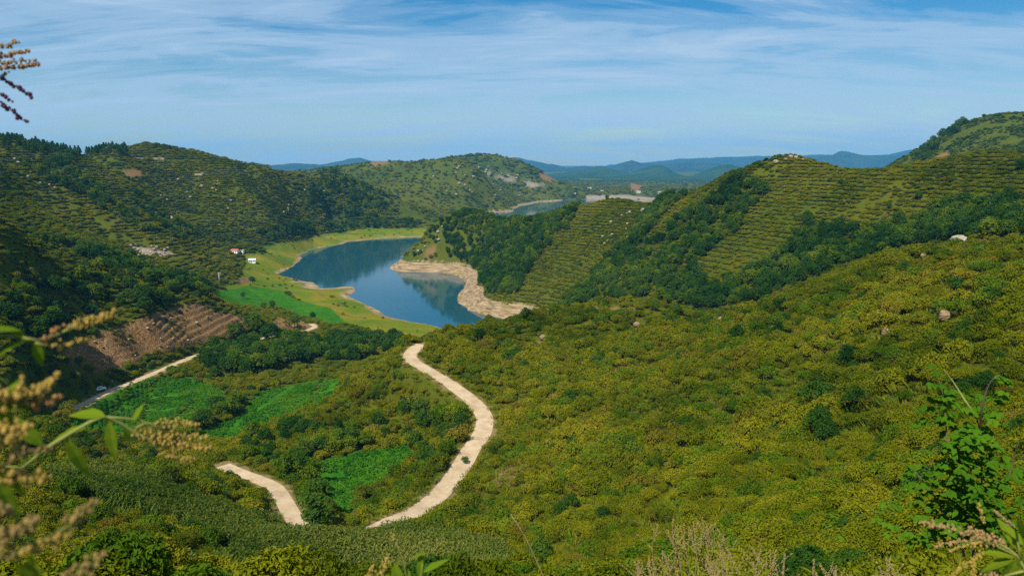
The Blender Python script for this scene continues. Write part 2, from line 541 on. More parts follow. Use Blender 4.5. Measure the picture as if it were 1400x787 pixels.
def near_line(x, y, L):
    """distance to a polyline (point sampled) and its height there"""
    best = np.full(x.shape, 1e9); zz = np.zeros(x.shape)
    for i in range(0, len(L)):
        d2 = (x - L[i, 0]) ** 2 + (y - L[i, 1]) ** 2
        m = d2 < best
        best = np.where(m, d2, best); zz = np.where(m, L[i, 2], zz)
    return np.sqrt(best), zz


ROAD_DIST = np.full(GZ.shape, 99.0)
for L, wdt in ROADS:
    umin, umax = np.arctan2(L[:, 0], L[:, 1]).min() - 0.06, np.arctan2(L[:, 0], L[:, 1]).max() + 0.06
    dm = np.hypot(L[:, 0], L[:, 1])
    i0, i1 = np.searchsorted(GU, umin), np.searchsorted(GU, umax)
    j0, j1 = np.searchsorted(GV, math.log(dm.min() - 14)), np.searchsorted(GV, math.log(dm.max() + 14))
    sl = (slice(i0, i1), slice(j0, j1))
    dd, zz = near_line(GX[sl], GY[sl], L)
    k = np.clip((dd - wdt * 0.75) / 5.0, 0, 1); k = k * k * (3 - 2 * k)
    GZ[sl] = zz * (1 - k) + GZ[sl] * k
    ROAD_DIST[sl] = np.minimum(ROAD_DIST[sl], dd)

# what stands in front, for culling hidden scatter: running maximum of the view slope along each bearing
SLOPE = (GZ - EYE) / DD
RMAX = np.maximum.accumulate(SLOPE, axis=1)


# ------------------------------------------------------------------ regions of ground, drawn round what the photograph shows
def inpoly(px, py, poly):
    c = np.zeros(px.shape, bool); n = len(poly)
    for i in range(n):
        x0, y0 = poly[i]; x1, y1 = poly[(i + 1) % n]
        if y0 == y1: continue
        c ^= ((y0 > py) != (y1 > py)) & (px < (x1 - x0) * (py - y0) / (y1 - y0) + x0)
    return c


FIELDS = [([(136, 544), (178, 523), (203, 516), (248, 516), (280, 522), (311, 537), (302, 553), (275, 570), (258, 592), (205, 577), (170, 600), (90, 610), (70, 600), (111, 569)], 225, 345),
          ([(349, 537), (400, 527), (445, 519), (474, 519), (457, 540), (425, 553), (390, 572), (345, 592), (310, 612), (250, 606), (288, 583), (325, 565), (343, 551)], 200, 345),
          ([(408, 630), (450, 628), (500, 618), (560, 610), (572, 622), (560, 640), (530, 655), (500, 672), (482, 702), (455, 705), (438, 680), (422, 650)], 132, 182)]
FIELD_FLAT = ([(290, 400), (345, 391), (385, 398), (405, 410), (450, 420), (475, 442), (455, 446), (420, 436), (380, 421), (310, 416)], 430, 700)
CORN = ([(50, 662), (110, 645), (200, 655), (262, 690), (330, 712), (405, 722), (440, 738), (500, 734), (560, 728), (605, 738), (690, 758), (710, 800), (230, 800), (330, 770), (230, 722), (130, 690)], 55, 140)
BROWN = [([(80, 488), (105, 470), (150, 450), (200, 433), (258, 413), (285, 416), (292, 425), (330, 432), (352, 440), (330, 455), (290, 468), (250, 475), (210, 482), (175, 500), (140, 508), (105, 500)], 250, 470),
         ([(375, 432), (415, 440), (425, 447), (395, 452), (372, 445)], 380, 470), ([(168, 232), (194, 231), (196, 241), (172, 243)], 800, 1200),
         ([(318, 384), (330, 378), (344, 381), (338, 388), (324, 388)], 450, 800), ([(578, 350), (584, 340), (594, 333), (597, 340), (592, 351)], 700, 850),
         ([(1268, 222), (1290, 208), (1300, 210), (1290, 222)], 900, 1300), ([(506, 222), (526, 217), (532, 224), (510, 227)], 1500, 2200),
         ([(735, 236), (780, 240), (776, 250), (742, 246)], 1700, 3000), ([(860, 250), (880, 254), (876, 262), (862, 262)], 2500, 5000)]
SCREE = [([(676, 241), (690, 241), (706, 243), (706, 248), (692, 248), (678, 244)], 1800, 3000), ([(713, 248), (728, 249), (746, 252), (728, 257)], 1800, 3000),
         ([(664, 235), (672, 235), (672, 239), (664, 239)], 1800, 3000), ([(183, 215), (200, 215), (200, 218), (183, 218)], 900, 1300), ([(208, 215), (224, 215), (224, 218), (208, 218)], 900, 1300),
         ([(800, 267.5), (850, 266.5), (945, 264.5), (945, 273), (800, 274)], 2250, 2520), ([(398, 383.5), (418, 383), (412, 386), (396, 386)], 500, 800),
         ([(172, 338), (195, 338), (232, 344), (242, 350), (200, 351)], 500, 900), ([(265, 236), (285, 237), (285, 240), (265, 240)], 900, 1300)]
PENIN = ([(515, 345), (560, 335), (600, 350), (640, 352), (670, 372), (650, 390), (720, 402), (765, 415), (768, 428), (735, 438), (700, 445), (620, 440), (615, 395), (520, 378)], 480, 860)
MEADOW = ([(330, 385), (335, 352), (330, 345), (370, 335), (430, 322), (500, 313), (585, 311), (590, 330), (500, 335), (420, 350), (400, 385), (500, 395), (600, 450), (605, 462), (560, 462), (500, 452), (470, 440), (420, 415),
           (390, 400), (345, 392), (300, 400), (285, 395)], 440, 1350)


def region(x, y, z, regs, jig=1.0):
    px, py, dep = project(np.stack([x, y, z], -1).reshape(-1, 3))
    px, py = px.reshape(x.shape), py.reshape(x.shape)
    d = np.hypot(x, y)
    k = 900.0 / np.maximum(d, 40) * jig
    px = px + k * vnoise(x / 7.0, y / 7.0); py = py + 0.5 * k * vnoise(x / 6.0 + 40, y / 6.0)
    m = np.zeros(x.shape, bool)
    for poly, d0, d1 in (regs if isinstance(regs, list) else [regs]):
        m |= inpoly(px, py, poly) & (d > d0) & (d < d1) & (y > 0)
    return m


def bank_height(x, y, z):
    """how far up from the water the bare drawdown shore reaches"""
    d = np.hypot(x, y)
    h = np.where(d > 1250, 3.2, 1.0 + 0.9 * vnoise(x / 25, y / 25))
    h = np.where(region(x, y, z, PENIN, 0.3), 9.5 + 1.6 * vnoise(x / 16, y / 16), h)
    return h


def blur(A, n=1):
    A = A.astype(np.float32)
    for _ in range(n):
        A[1:-1] = (A[:-2] + 2 * A[1:-1] + A[2:]) / 4
        A[:, 1:-1] = (A[:, :-2] + 2 * A[:, 1:-1] + A[:, 2:]) / 4
    return A


M_FIELD = region(GX, GY, GZ, FIELDS) | region(GX, GY, GZ, FIELD_FLAT)
M_SOIL = region(GX, GY, GZ, BROWN)
M_SOIL |= (fbm(GX / 9 + 31, GY / 9, 3) > 0.47) & (DD > 95) & (DD < 262) & (U2 > -0.03) & (ROAD_DIST > 5)
M_SCREE = region(GX, GY, GZ, SCREE)
M_MEADOW = region(GX, GY, GZ, MEADOW) & (GZ < 17) & ~((DD > 640) & (DD < 960) & (U2 > -0.165))
BH = bank_height(GX, GY, GZ)
M_BANK = np.clip((BH - GZ) / 0.8 + 0.5, 0, 1) * (DD < 2350) * (DD > 350)
# terraced steps of the bare plot and the ledges of the drawdown bank are real relief
step = 2.3
warp = GZ + 1.6 * fbm(GX / 40, GY / 40, 2)
fr_ = warp / step - np.floor(warp / step)
TERR = GZ + (np.clip((fr_ - 0.5) * 2.6, -0.5, 0.5) + 0.5 - fr_) * step * 0.9
GZ += np.where(M_SOIL & (DD < 480) & (DD > 262), TERR - GZ + 0.3 * fbm(GX / 5, GY / 5, 3), 0)
inb = region(GX, GY, GZ, PENIN, 0.3) & (GZ > 0.3) & (GZ < 11)
strat = GX * 0.35 + GY * 0.12 + GZ * 1.3
GZ += np.where(inb, 0.9 * np.abs((strat / 4.2) % 1.0 - 0.5) * np.clip(GZ / 3, 0, 1) + 0.5 * vnoise(GX / 3, GY / 3), 0)

# ------------------------------------------------------------------ materials


def new_mat(name):
    m = bpy.data.materials.new(name)
    m.use_nodes = True
    return m, NT(m.node_tree)


def plain(name, col, rough=0.6, var=0.15, scale=8.0, spec=0.3, metal=0.0):
    m, g = new_mat(name)
    tc = g.n('ShaderNodeTexCoord').outputs['Object']
    nz = g.noise(tc, scale, 5, 0.6)
    c = g.mix(nz, tuple(max(0, v * (1 - var)) for v in col), tuple(min(1, v * (1 + var)) for v in col))
    b = g.n('ShaderNodeBsdfPrincipled', {'Base Color': c, 'Roughness': rough, 'Specular IOR Level': spec, 'Metallic': metal})
    g.n('ShaderNodeOutputMaterial', {0: b.outputs[0]})
    return m


def leaf_mat(name, c0, c1, c2, trans=0.22, big=45.0):
    """foliage: colour differs from plant to plant and from one side of the hill to the other"""
    m, g = new_mat(name)
    rnd = g.n('ShaderNodeObjectInfo').outputs['Random']
    pos = g.n('ShaderNodeNewGeometry').outputs['Position']
    nb = g.noise(pos, 1.0 / big, 3, 0.55)
    nf = g.noise(pos, 0.9, 3, 0.6)
    f = g.math('ADD', g.math('MULTIPLY', rnd, 0.45), g.math('ADD', g.math('MULTIPLY', g.math('SUBTRACT', nb, 0.5), 1.9), g.math('MULTIPLY', nf, 0.5)))
    c = g.ramp(f, [(0.12, c0), (0.5, c1), (0.95, c2)])
    d = g.n('ShaderNodeBsdfDiffuse', {'Color': c})
    t = g.n('ShaderNodeBsdfTranslucent', {'Color': c})
    mx = g.n('ShaderNodeMixShader', {0: trans, 1: d.outputs[0], 2: t.outputs[0]})
    g.n('ShaderNodeOutputMaterial', {0: mx.outputs[0]})
    return m


def terrain_mat():
    m, g = new_mat('hillside_ground')
    geo = g.n('ShaderNodeNewGeometry')
    pos = geo.outputs['Position']
    A = lambda nm: g.n('ShaderNodeAttribute', attribute_name=nm).outputs['Fac']
    n1 = g.noise(pos, 0.006, 5, 0.6); n2 = g.noise(pos, 0.05, 5, 0.65); n3 = g.noise(pos, 0.55, 4, 0.65); n4 = g.noise(pos, 2.7, 3, 0.6)
    f = g.math('ADD', g.math('MULTIPLY', n1, 0.5), g.math('ADD', g.math('MULTIPLY', n2, 0.35), g.math('MULTIPLY', n3, 0.25)))
    scrub = g.ramp(f, [(0.38, (0.020, 0.042, 0.005)), (0.52, (0.050, 0.070, 0.006)), (0.68, (0.088, 0.088, 0.008))])
    scrub = g.mix(g.ramp(n4, [(0.62, 0.0), (0.75, 0.5)]), scrub, (0.09, 0.065, 0.03))
    # meadow on the lake flats: yellow and green grass in patches
    nm = g.noise(pos, 0.022, 5, 0.62, 0.6)
    mead = g.ramp(nm, [(0.30, (0.055, 0.130, 0.008)), (0.47, (0.125, 0.160, 0.010)), (0.58, (0.215, 0.180, 0.014)), (0.70, (0.150, 0.110, 0.020))])
    mead = g.mix(g.math('MULTIPLY', n3, 0.5), mead, (0.05, 0.07, 0.01))
    # crops
    nc = g.noise(pos, 0.3, 4, 0.6)
    crop = g.ramp(g.math('ADD', g.math('MULTIPLY', nc, 0.6), g.math('MULTIPLY', n2, 0.4)), [(0.38, (0.018, 0.085, 0.006)), (0.55, (0.036, 0.130, 0.008)), (0.72, (0.095, 0.150, 0.010))])
    # turned soil and stone rubble
    ns = g.noise(pos, 1.6, 5, 0.7)
    soil = g.ramp(ns, [(0.32, (0.048, 0.028, 0.014)), (0.48, (0.145, 0.080, 0.034)), (0.60, (0.26, 0.160, 0.068)), (0.74, (0.36, 0.26, 0.15))])
    soil = g.mix(g.ramp(n3, [(0.55, 0.0), (0.68, 0.6)]), soil, (0.055, 0.06, 0.014))
    # bare drawdown bank: pale rock and silt, tilted beds
    bm = g.n('ShaderNodeMapping', {'Vector': pos, 'Rotation': (R(20), R(38), R(12)), 'Scale': (0.05, 0.12, 0.75)}).outputs[0]
    nb = g.noise(bm, 1.0, 6, 0.68, 0.4)
    bank = g.ramp(nb, [(0.33, (0.07, 0.050, 0.028)), (0.46, (0.20, 0.145, 0.080)), (0.60, (0.32, 0.235, 0.140)), (0.72, (0.42, 0.33, 0.22))])
    bank = g.mix(g.ramp(n2, [(0.55, 0.0), (0.66, 0.55)]), bank, (0.17, 0.14, 0.03))
    scree = g.ramp(n3, [(0.35, (0.12, 0.10, 0.07)), (0.55, (0.26, 0.21, 0.16)), (0.7, (0.38, 0.33, 0.28))])
    c = g.mix(A('meadow'), scrub, mead)
    c = g.mix(A('field'), c, crop)
    c = g.mix(A('soil'), c, soil)
    c = g.mix(A('scree'), c, scree)
    c = g.mix(A('bank'), c, bank)
    c = g.mix(A('verge'), c, (0.25, 0.17, 0.085))
    bh = g.math('ADD', g.math('MULTIPLY', n3, 1.2), g.math('MULTIPLY', n4, 0.35))
    bp = g.n('ShaderNodeBump', {'Strength': 0.7, 'Distance': 0.8, 'Height': bh})
    d = g.n('ShaderNodeBsdfDiffuse', {'Color': c, 'Normal': bp.outputs[0]})
    g.n('ShaderNodeOutputMaterial', {0: d.outputs[0]})
    return m


def build_terrain():
    nu, nv = len(GU), len(GV)
    idx = np.arange(nu * nv).reshape(nu, nv)
    q = np.stack([idx[:-1, :-1], idx[:-1, 1:], idx[1:, 1:], idx[1:, :-1]], -1).reshape(-1, 4)
    me = mesh_np('terrain', np.stack([GX, GY, GZ], -1).reshape(-1, 3), q.ravel(), np.full(len(q), 4), terrain_mat(), True)
    verge = np.clip((3.3 + 1.0 * vnoise(GX / 2.3, GY / 2.3) - ROAD_DIST) / 0.8, 0, 1) * 0.6
    for nm, A in (('field', blur(M_FIELD)), ('soil', blur(M_SOIL)), ('scree', blur(M_SCREE)), ('meadow', blur(M_MEADOW, 3)), ('bank', M_BANK), ('verge', verge)):
        at_ = me.attributes.new(nm, 'FLOAT', 'POINT')
        at_.data.foreach_set('value', np.asarray(A, np.float32).ravel())
    tag(link('terrain', me), kind='structure')


def build_water():
    m, g = new_mat('lake_water')
    pos = g.n('ShaderNodeNewGeometry').outputs['Position']
    mp = g.n('ShaderNodeMapping', {'Vector': pos, 'Scale': (0.5, 1.3, 1.0)}).outputs[0]
    rip = g.noise(mp, 0.55, 4, 0.6)
    calm = g.noise(g.n('ShaderNodeMapping', {'Vector': pos, 'Scale': (0.004, 0.016, 1.0)}).outputs[0], 1.0, 3, 0.5)
    bp = g.n('ShaderNodeBump', {'Strength': g.ramp(calm, [(0.42, 0.02), (0.6, 0.10)]), 'Distance': 0.25, 'Height': rip})
    b = g.n('ShaderNodeBsdfPrincipled', {'Base Color': (0.010, 0.060, 0.082, 1), 'Roughness': 0.06, 'IOR': 1.333, 'Specular IOR Level': 0.5, 'Normal': bp.outputs[0]})
    g.n('ShaderNodeOutputMaterial', {0: b.outputs[0]})
    o = MB()
    o.add([(-900, 380, 0), (900, 380, 0), (1400, 3200, 0), (-900, 3200, 0)], [(0, 1, 2, 3)])
    tag(o.build('lake_water', m), kind='structure')


def build_roads():
    m, g = new_mat('pale_concrete_road')
    pos = g.n('ShaderNodeNewGeometry').outputs['Position']
    n1 = g.noise(pos, 0.35, 5, 0.65); n2 = g.noise(pos, 3.5, 5, 0.7)
    c = g.ramp(g.math('ADD', g.math('MULTIPLY', n1, 0.6), g.math('MULTIPLY', n2, 0.4)), [(0.34, (0.27, 0.19, 0.11)), (0.5, (0.40, 0.305, 0.19)), (0.66, (0.48, 0.385, 0.26))])
    b = g.n('ShaderNodeBsdfDiffuse', {'Color': c})
    g.n('ShaderNodeOutputMaterial', {0: b.outputs[0]})
    for L, w in ROADS:
        t = np.gradient(L[:, :2], axis=0); t /= np.linalg.norm(t, axis=1)[:, None]
        nrm = np.c_[-t[:, 1], t[:, 0]]
        s = np.arange(len(L)) * 1.2
        ks = np.array([-1, -0.6, 0, 0.6, 1.0]); V = []
        for k in ks:
            wob = 1 + (0.07 * fbm(s / 3.0 + 50 * k, s * 0 + 3.3 * k, 3) + 0.08 * fbm(s / 11.0 + 9 * k, s * 0, 2) if abs(k) == 1 else 0)
            p = L[:, :2] + nrm * (k * w / 2 * wob)[:, None] if abs(k) == 1 else L[:, :2] + nrm * (k * w / 2)
            V.append(np.c_[p, L[:, 2] + 0.09 - 0.03 * abs(k)])
        V = np.stack(V, 1)
        n = len(L); idx = np.arange(n * 5).reshape(n, 5)
        q = np.stack([idx[:-1, :-1], idx[:-1, 1:], idx[1:, 1:], idx[1:, :-1]], -1).reshape(-1, 4)[:, ::-1]
        o = link('road', mesh_np('road', V.reshape(-1, 3), q.ravel(), np.full(len(q), 4), m, True))
        tag(o, kind='structure')


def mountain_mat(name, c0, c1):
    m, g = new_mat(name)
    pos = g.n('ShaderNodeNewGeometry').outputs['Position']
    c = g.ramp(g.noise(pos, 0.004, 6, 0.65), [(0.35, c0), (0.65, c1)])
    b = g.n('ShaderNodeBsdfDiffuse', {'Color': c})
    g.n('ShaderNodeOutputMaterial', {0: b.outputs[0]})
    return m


def mountain(prof, d, depth, mat, seed):
    """a far range: crest line at distance d, eroded flanks falling to the plain on both sides"""
    prof = np.array(prof, float)
    pxs = np.arange(prof[0, 0], prof[-1, 0] + 0.5, 1.0)
    pys = np.interp(pxs, prof[:, 0], prof[:, 1]) + 0.7 * fbm(pxs / 9.0 + seed, pxs * 0 + seed, 4)
    T = np.linspace(-1, 1, 41)
    V = np.zeros((len(pxs), len(T), 3))
    for i, (px, py) in enumerate(zip(pxs, pys)):
        p = at(px, py, d)
        taper = min(1, (px - prof[0, 0]) / 12.0, (prof[-1, 0] - px) / 12.0)
        hz = (p[2] - 10) * max(0.02, taper) ** 0.6
        off = 0.25 * depth * fbm(np.array([px / 22.0 + seed]), np.array([1.7 * seed]), 3)[0] * 0
        for j, t in enumerate(T):
            k = (d + t * depth + off) / d
            x, y = p[0] * k, p[1] * k
            rid = 0.24 * (1 - abs(t)) * abs(t) * 4
            n = fbm(np.array([x / (d * .022) + seed]), np.array([y / (d * .05)]), 4)[0]
            V[i, j] = (x, y, 8 + hz * max(0, (1 - abs(t)) ** 1.25 + rid * n))
    a, b = len(pxs), len(T)
    idx = np.arange(a * b).reshape(a, b)
    q = np.stack([idx[:-1, :-1], idx[:-1, 1:], idx[1:, 1:], idx[1:, :-1]], -1).reshape(-1, 4)
    tag(link('hills', mesh_np('hills', V.reshape(-1, 3), q.ravel(), np.full(len(q), 4), mat, True)), kind='structure')


def build_mountains():
    near = mountain_mat('far_wooded_hills', (0.012, 0.034, 0.012), (0.032, 0.056, 0.018))
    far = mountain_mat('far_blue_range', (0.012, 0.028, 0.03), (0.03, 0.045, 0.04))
    mountain([(690, 246), (735, 238), (770, 236), (800, 231), (820, 226), (840, 232), (862, 236), (880, 229), (895, 225), (908, 226), (925, 236), (950, 244), (1000, 250)], 7000, 900, near, 1.0)
    mountain([(735, 258), (765, 253), (800, 249), (832, 247), (868, 252), (905, 247), (935, 250), (965, 255), (1010, 260)], 4300, 420, near, 8.0)
    mountain([(715, 250), (745, 244), (780, 240), (812, 244), (850, 240), (885, 243), (925, 239), (970, 243), (1020, 250)], 5400, 550, near, 9.0)
    mountain([(930, 246), (960, 234), (985, 225), (998, 224), (1020, 230), (1060, 240)], 6400, 700, near, 2.0)
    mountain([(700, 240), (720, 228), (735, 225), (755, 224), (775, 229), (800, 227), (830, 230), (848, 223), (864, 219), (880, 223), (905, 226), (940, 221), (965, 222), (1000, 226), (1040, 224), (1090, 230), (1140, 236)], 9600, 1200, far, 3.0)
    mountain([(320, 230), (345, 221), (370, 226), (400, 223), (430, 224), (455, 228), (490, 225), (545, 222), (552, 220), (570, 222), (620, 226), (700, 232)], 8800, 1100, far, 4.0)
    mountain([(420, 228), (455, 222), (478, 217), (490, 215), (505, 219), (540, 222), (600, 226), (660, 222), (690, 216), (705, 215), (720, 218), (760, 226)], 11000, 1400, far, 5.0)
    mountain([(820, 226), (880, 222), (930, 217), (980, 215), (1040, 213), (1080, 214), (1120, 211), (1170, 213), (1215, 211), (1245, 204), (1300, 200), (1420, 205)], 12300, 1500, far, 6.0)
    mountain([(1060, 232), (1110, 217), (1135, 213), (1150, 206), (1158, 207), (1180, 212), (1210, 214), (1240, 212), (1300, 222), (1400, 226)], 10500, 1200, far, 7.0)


def build_haze():
    m, g = new_mat('thin_air_haze')
    v = g.n('ShaderNodeVolumePrincipled', {'Color': HAZE_COL, 'Density': HAZE_D, 'Anisotropy': 0.0})
    g.n('ShaderNodeOutputMaterial', {1: v.outputs[0]})
    b = MB()
    x, y0, y1, z0, z1 = 14500.0, -500.0, 14500.0, -40.0, 480.0
    P = [(-x, y0, z0), (x, y0, z0), (x, y1, z0), (-x, y1, z0), (-x, y0, z1), (x, y0, z1), (x, y1, z1), (-x, y1, z1)]
    b.add(P, [(3, 2, 1, 0), (4, 5, 6, 7), (0, 1, 5, 4), (1, 2, 6, 5), (2, 3, 7, 6), (3, 0, 4, 7)])
    tag(b.build('haze', m), kind='stuff')


HAZE_D, HAZE_COL = 6.0e-5, (0.13, 0.54, 0.94, 1)
build_terrain()
build_water()
build_roads()
build_mountains()
build_haze()


# ------------------------------------------------------------------ vegetation
LEAF_OLIVE = leaf_mat('olive_leaves', (0.050, 0.078, 0.004), (0.130, 0.148, 0.006), (0.225, 0.210, 0.011))
LEAF_GREEN = leaf_mat('green_leaves', (0.030, 0.072, 0.005), (0.080, 0.135, 0.007), (0.145, 0.180, 0.010))
LEAF_RUSSET = leaf_mat('russet_leaves', (0.070, 0.072, 0.006), (0.140, 0.128, 0.010), (0.200, 0.160, 0.018))
LEAF_DARK = leaf_mat('dark_leaves', (0.013, 0.046, 0.007), (0.034, 0.086, 0.010), (0.075, 0.130, 0.013))
LEAF_CROP = leaf_mat('crop_leaves', (0.020, 0.095, 0.006), (0.044, 0.155, 0.009), (0.100, 0.190, 0.012), 0.22, 14.0)
LEAF_CORN = leaf_mat('corn_leaves', (0.026, 0.058, 0.007), (0.072, 0.115, 0.014), (0.170, 0.185, 0.035))
GRASS_GOLD = leaf_mat('yellow_grass', (0.055, 0.085, 0.007), (0.115, 0.115, 0.010), (0.200, 0.155, 0.022))
BARK = plain('bark', (0.10, 0.075, 0.05), 0.9, 0.35, 6)


def leaf_cloud(rng, cen, rad, n, size, flat=0.75, shell=0.55):
    """n rhombic leaves in an ellipsoid shell round cen; returns verts (4n,3)"""
    d = rng.normal(size=(n, 3)); d /= np.linalg.norm(d, axis=1)[:, None]
    d[:, 2] = np.where(d[:, 2] < -0.45, -d[:, 2], d[:, 2])
    r = shell + (1 - shell) * rng.random(n) ** 0.6
    p = np.asarray(cen) + d * np.asarray(rad) * r[:, None]
    nrm = d + rng.normal(size=(n, 3)) * 0.75 + np.array([0, 0, 0.45]); nrm /= np.linalg.norm(nrm, axis=1)[:, None]
    a = np.cross(nrm, rng.normal(size=(n, 3))); a /= np.linalg.norm(a, axis=1)[:, None]
    b = np.cross(nrm, a)
    s = (size * (0.6 + 0.8 * rng.random(n)))[:, None]
    return np.stack([p - a * s, p - b * s * flat * 0.6 + nrm * s * 0.15, p + a * s, p + b * s * flat * 0.6 + nrm * s * 0.15], 1).reshape(-1, 3)


def shrub_mesh(name, seed, mat, r=1.0, h=1.15, lobes=17, per=95, leaf=0.085, stems=True):
    rng = np.random.default_rng(seed)
    mb = MB(); V = []
    for k in range(lobes):
        an = k * 2.4 + rng.random() * 0.8; q = math.sqrt((k + 0.4) / lobes) * 0.8 * r
        z = h * (0.30 + 0.52 * (1 - (q / r) ** 2) * (0.75 + 0.4 * rng.random()))
        c = np.array([q * math.cos(an), q * math.sin(an), z])
        rr = r * (0.30 + 0.18 * rng.random())
        V.append(leaf_cloud(rng, c, (rr, rr, rr * 0.85), int(per * (0.7 + 0.6 * rng.random())), leaf))
        if stems:
            mb.tube([(0.08 * math.cos(an), 0.08 * math.sin(an), -0.15), tuple(c * np.array([0.55, 0.55, 0.5])), tuple(c)], [0.03, 0.02, 0.008], 4, 1, False)
    V = np.concatenate(V); n = len(V) // 4
    base = mb.n
    mb.v.append(V); mb.n += len(V)
    mb.f.extend((np.arange(4 * n) + base).tolist()); mb.s.extend([4] * n); mb.m.extend([0] * n)
    return mb.mesh(name, [mat, BARK])


def tree_parts(seed, leafmat, h=7.0, r=2.6, lobes=15, per=70, leaf=0.30, narrow=False):
    rng = np.random.default_rng(seed)
    tr = MB(); V = []
    lean = rng.normal(size=2) * 0.05
    top = np.array([lean[0] * h, lean[1] * h, h * 0.72])
    pts = [np.array([0, 0, -0.4]), np.array([0.02, 0.02, h * 0.2]), top * np.array([0.5, 0.5, 0.62]), top]
    tr.tube(pts, [h * 0.032, h * 0.024, h * 0.017, h * 0.006], 7, 0)
    for k in range(lobes):
        t = (k + 0.5) / lobes
        an = k * 2.399 + rng.random() * 0.9
        if narrow:
            z = h * (0.18 + 0.78 * t); q = r * (1 - t) ** 0.8 * (0.5 + 0.4 * rng.random()); rr = r * (0.52 - 0.3 * t)
        else:
            z = h * (0.34 + 0.56 * t); q = r * math.sqrt(max(0.05, 1 - (1.7 * t - 0.72) ** 2)) * (0.35 + 0.5 * rng.random()); rr = r * (0.30 + 0.22 * rng.random())
        c = np.array([q * math.cos(an) + lean[0] * z, q * math.sin(an) + lean[1] * z, z])
        V.append(leaf_cloud(rng, c, (rr, rr, rr * 0.8), int(per * (0.7 + 0.6 * rng.random())), leaf))
        b0 = np.array([lean[0] * z, lean[1] * z, z * 0.62])
        if k % 2 == 0:
            tr.tube([b0, (b0 + c) / 2 + np.array([0, 0, 0.1 * h * 0.3]), c], [h * 0.011, h * 0.007, h * 0.003], 5, 0, False)
    V = np.concatenate(V); n = len(V) // 4
    cme = mesh_np('crown', V, np.arange(4 * n), np.full(n, 4), leafmat)
    tme = tr.mesh('trunk', [BARK], True)
    # one joined mesh for the far wood
    tv = np.concatenate(tr.v)
    jv = np.concatenate([V, tv])
    jme = mesh_np('tree', jv, np.r_[np.arange(4 * n), np.array(tr.f) + 4 * n], np.r_[np.full(n, 4), np.array(tr.s)], [leafmat, BARK], False, np.r_[np.zeros(n), np.ones(len(tr.s))])
    return tme, cme, jme


def corn_mesh(seed):
    rng = np.random.default_rng(seed); mb = MB(); h = 1.9 + rng.random() * 0.3
    mb.tube([(0, 0, -0.1), (0.03, 0, h * 0.6), (0, 0.04, h)], [0.02, 0.016, 0.006], 4, 0, False)
    for k in range(9):
        an = k * math.pi + rng.normal() * 0.45; z = 0.3 + (h - 0.45) * k / 8
        c, s_ = math.cos(an), math.sin(an); ln = (0.75 + 0.2 * rng.random()) * (1 - 0.25 * k / 8); w = 0.062
        P = [np.array([c * ln * a, s_ * ln * a, z + ln * b]) for a, b in ((0, 0), (0.22, 0.34), (0.5, 0.46), (0.8, 0.30), (1.0, 0.02))]
        sd = np.array([-s_, c, 0]); vs = []
        for p, q in zip(P, (0.5, 1, 1, 0.7, 0.05)): vs += [p - sd * w * q, p + sd * w * q]
        mb.add(vs, [(2 * a, 2 * a + 1, 2 * a + 3, 2 * a + 2) for a in range(4)])
    for k in range(5):
        an = k * 1.3; mb.tube([(0, 0.04, h), (0.09 * math.cos(an), 0.04 + 0.09 * math.sin(an), h + 0.26)], [0.010, 0.006], 3, 1, False)
    return mb.mesh('corn', [LEAF_CORN, GRASS_GOLD])


def tuft_mesh(name, seed, mat, n=26, h=0.5, spread=0.35, w=0.05):
    rng = np.random.default_rng(seed); mb = MB()
    for k in range(n):
        an = rng.random() * 6.28; q = spread * math.sqrt(rng.random())
        mb.leaf((q * math.cos(an), q * math.sin(an), -0.03), (math.cos(an) * 0.5 + rng.normal() * 0.2, math.sin(an) * 0.5 + rng.normal() * 0.2, 1.0), (math.cos(an), math.sin(an), 0.2), h * (0.6 + 0.6 * rng.random()), w, 0.3, -0.3)
    return mb.mesh(name, [mat])


def crop_mesh(seed):
    rng = np.random.default_rng(seed); mb = MB()
    V = leaf_cloud(rng, (0, 0, 0.22), (0.5, 0.5, 0.22), 46, 0.16, 1.0)
    n = len(V) // 4
    return mesh_np('crop', V, np.arange(4 * n), np.full(n, 4), LEAF_CROP)


def source(name, me):
    """an object used only as a pattern for scattered ground cover; not linked to the scene"""
    return bpy.data.objects.new(name, me)


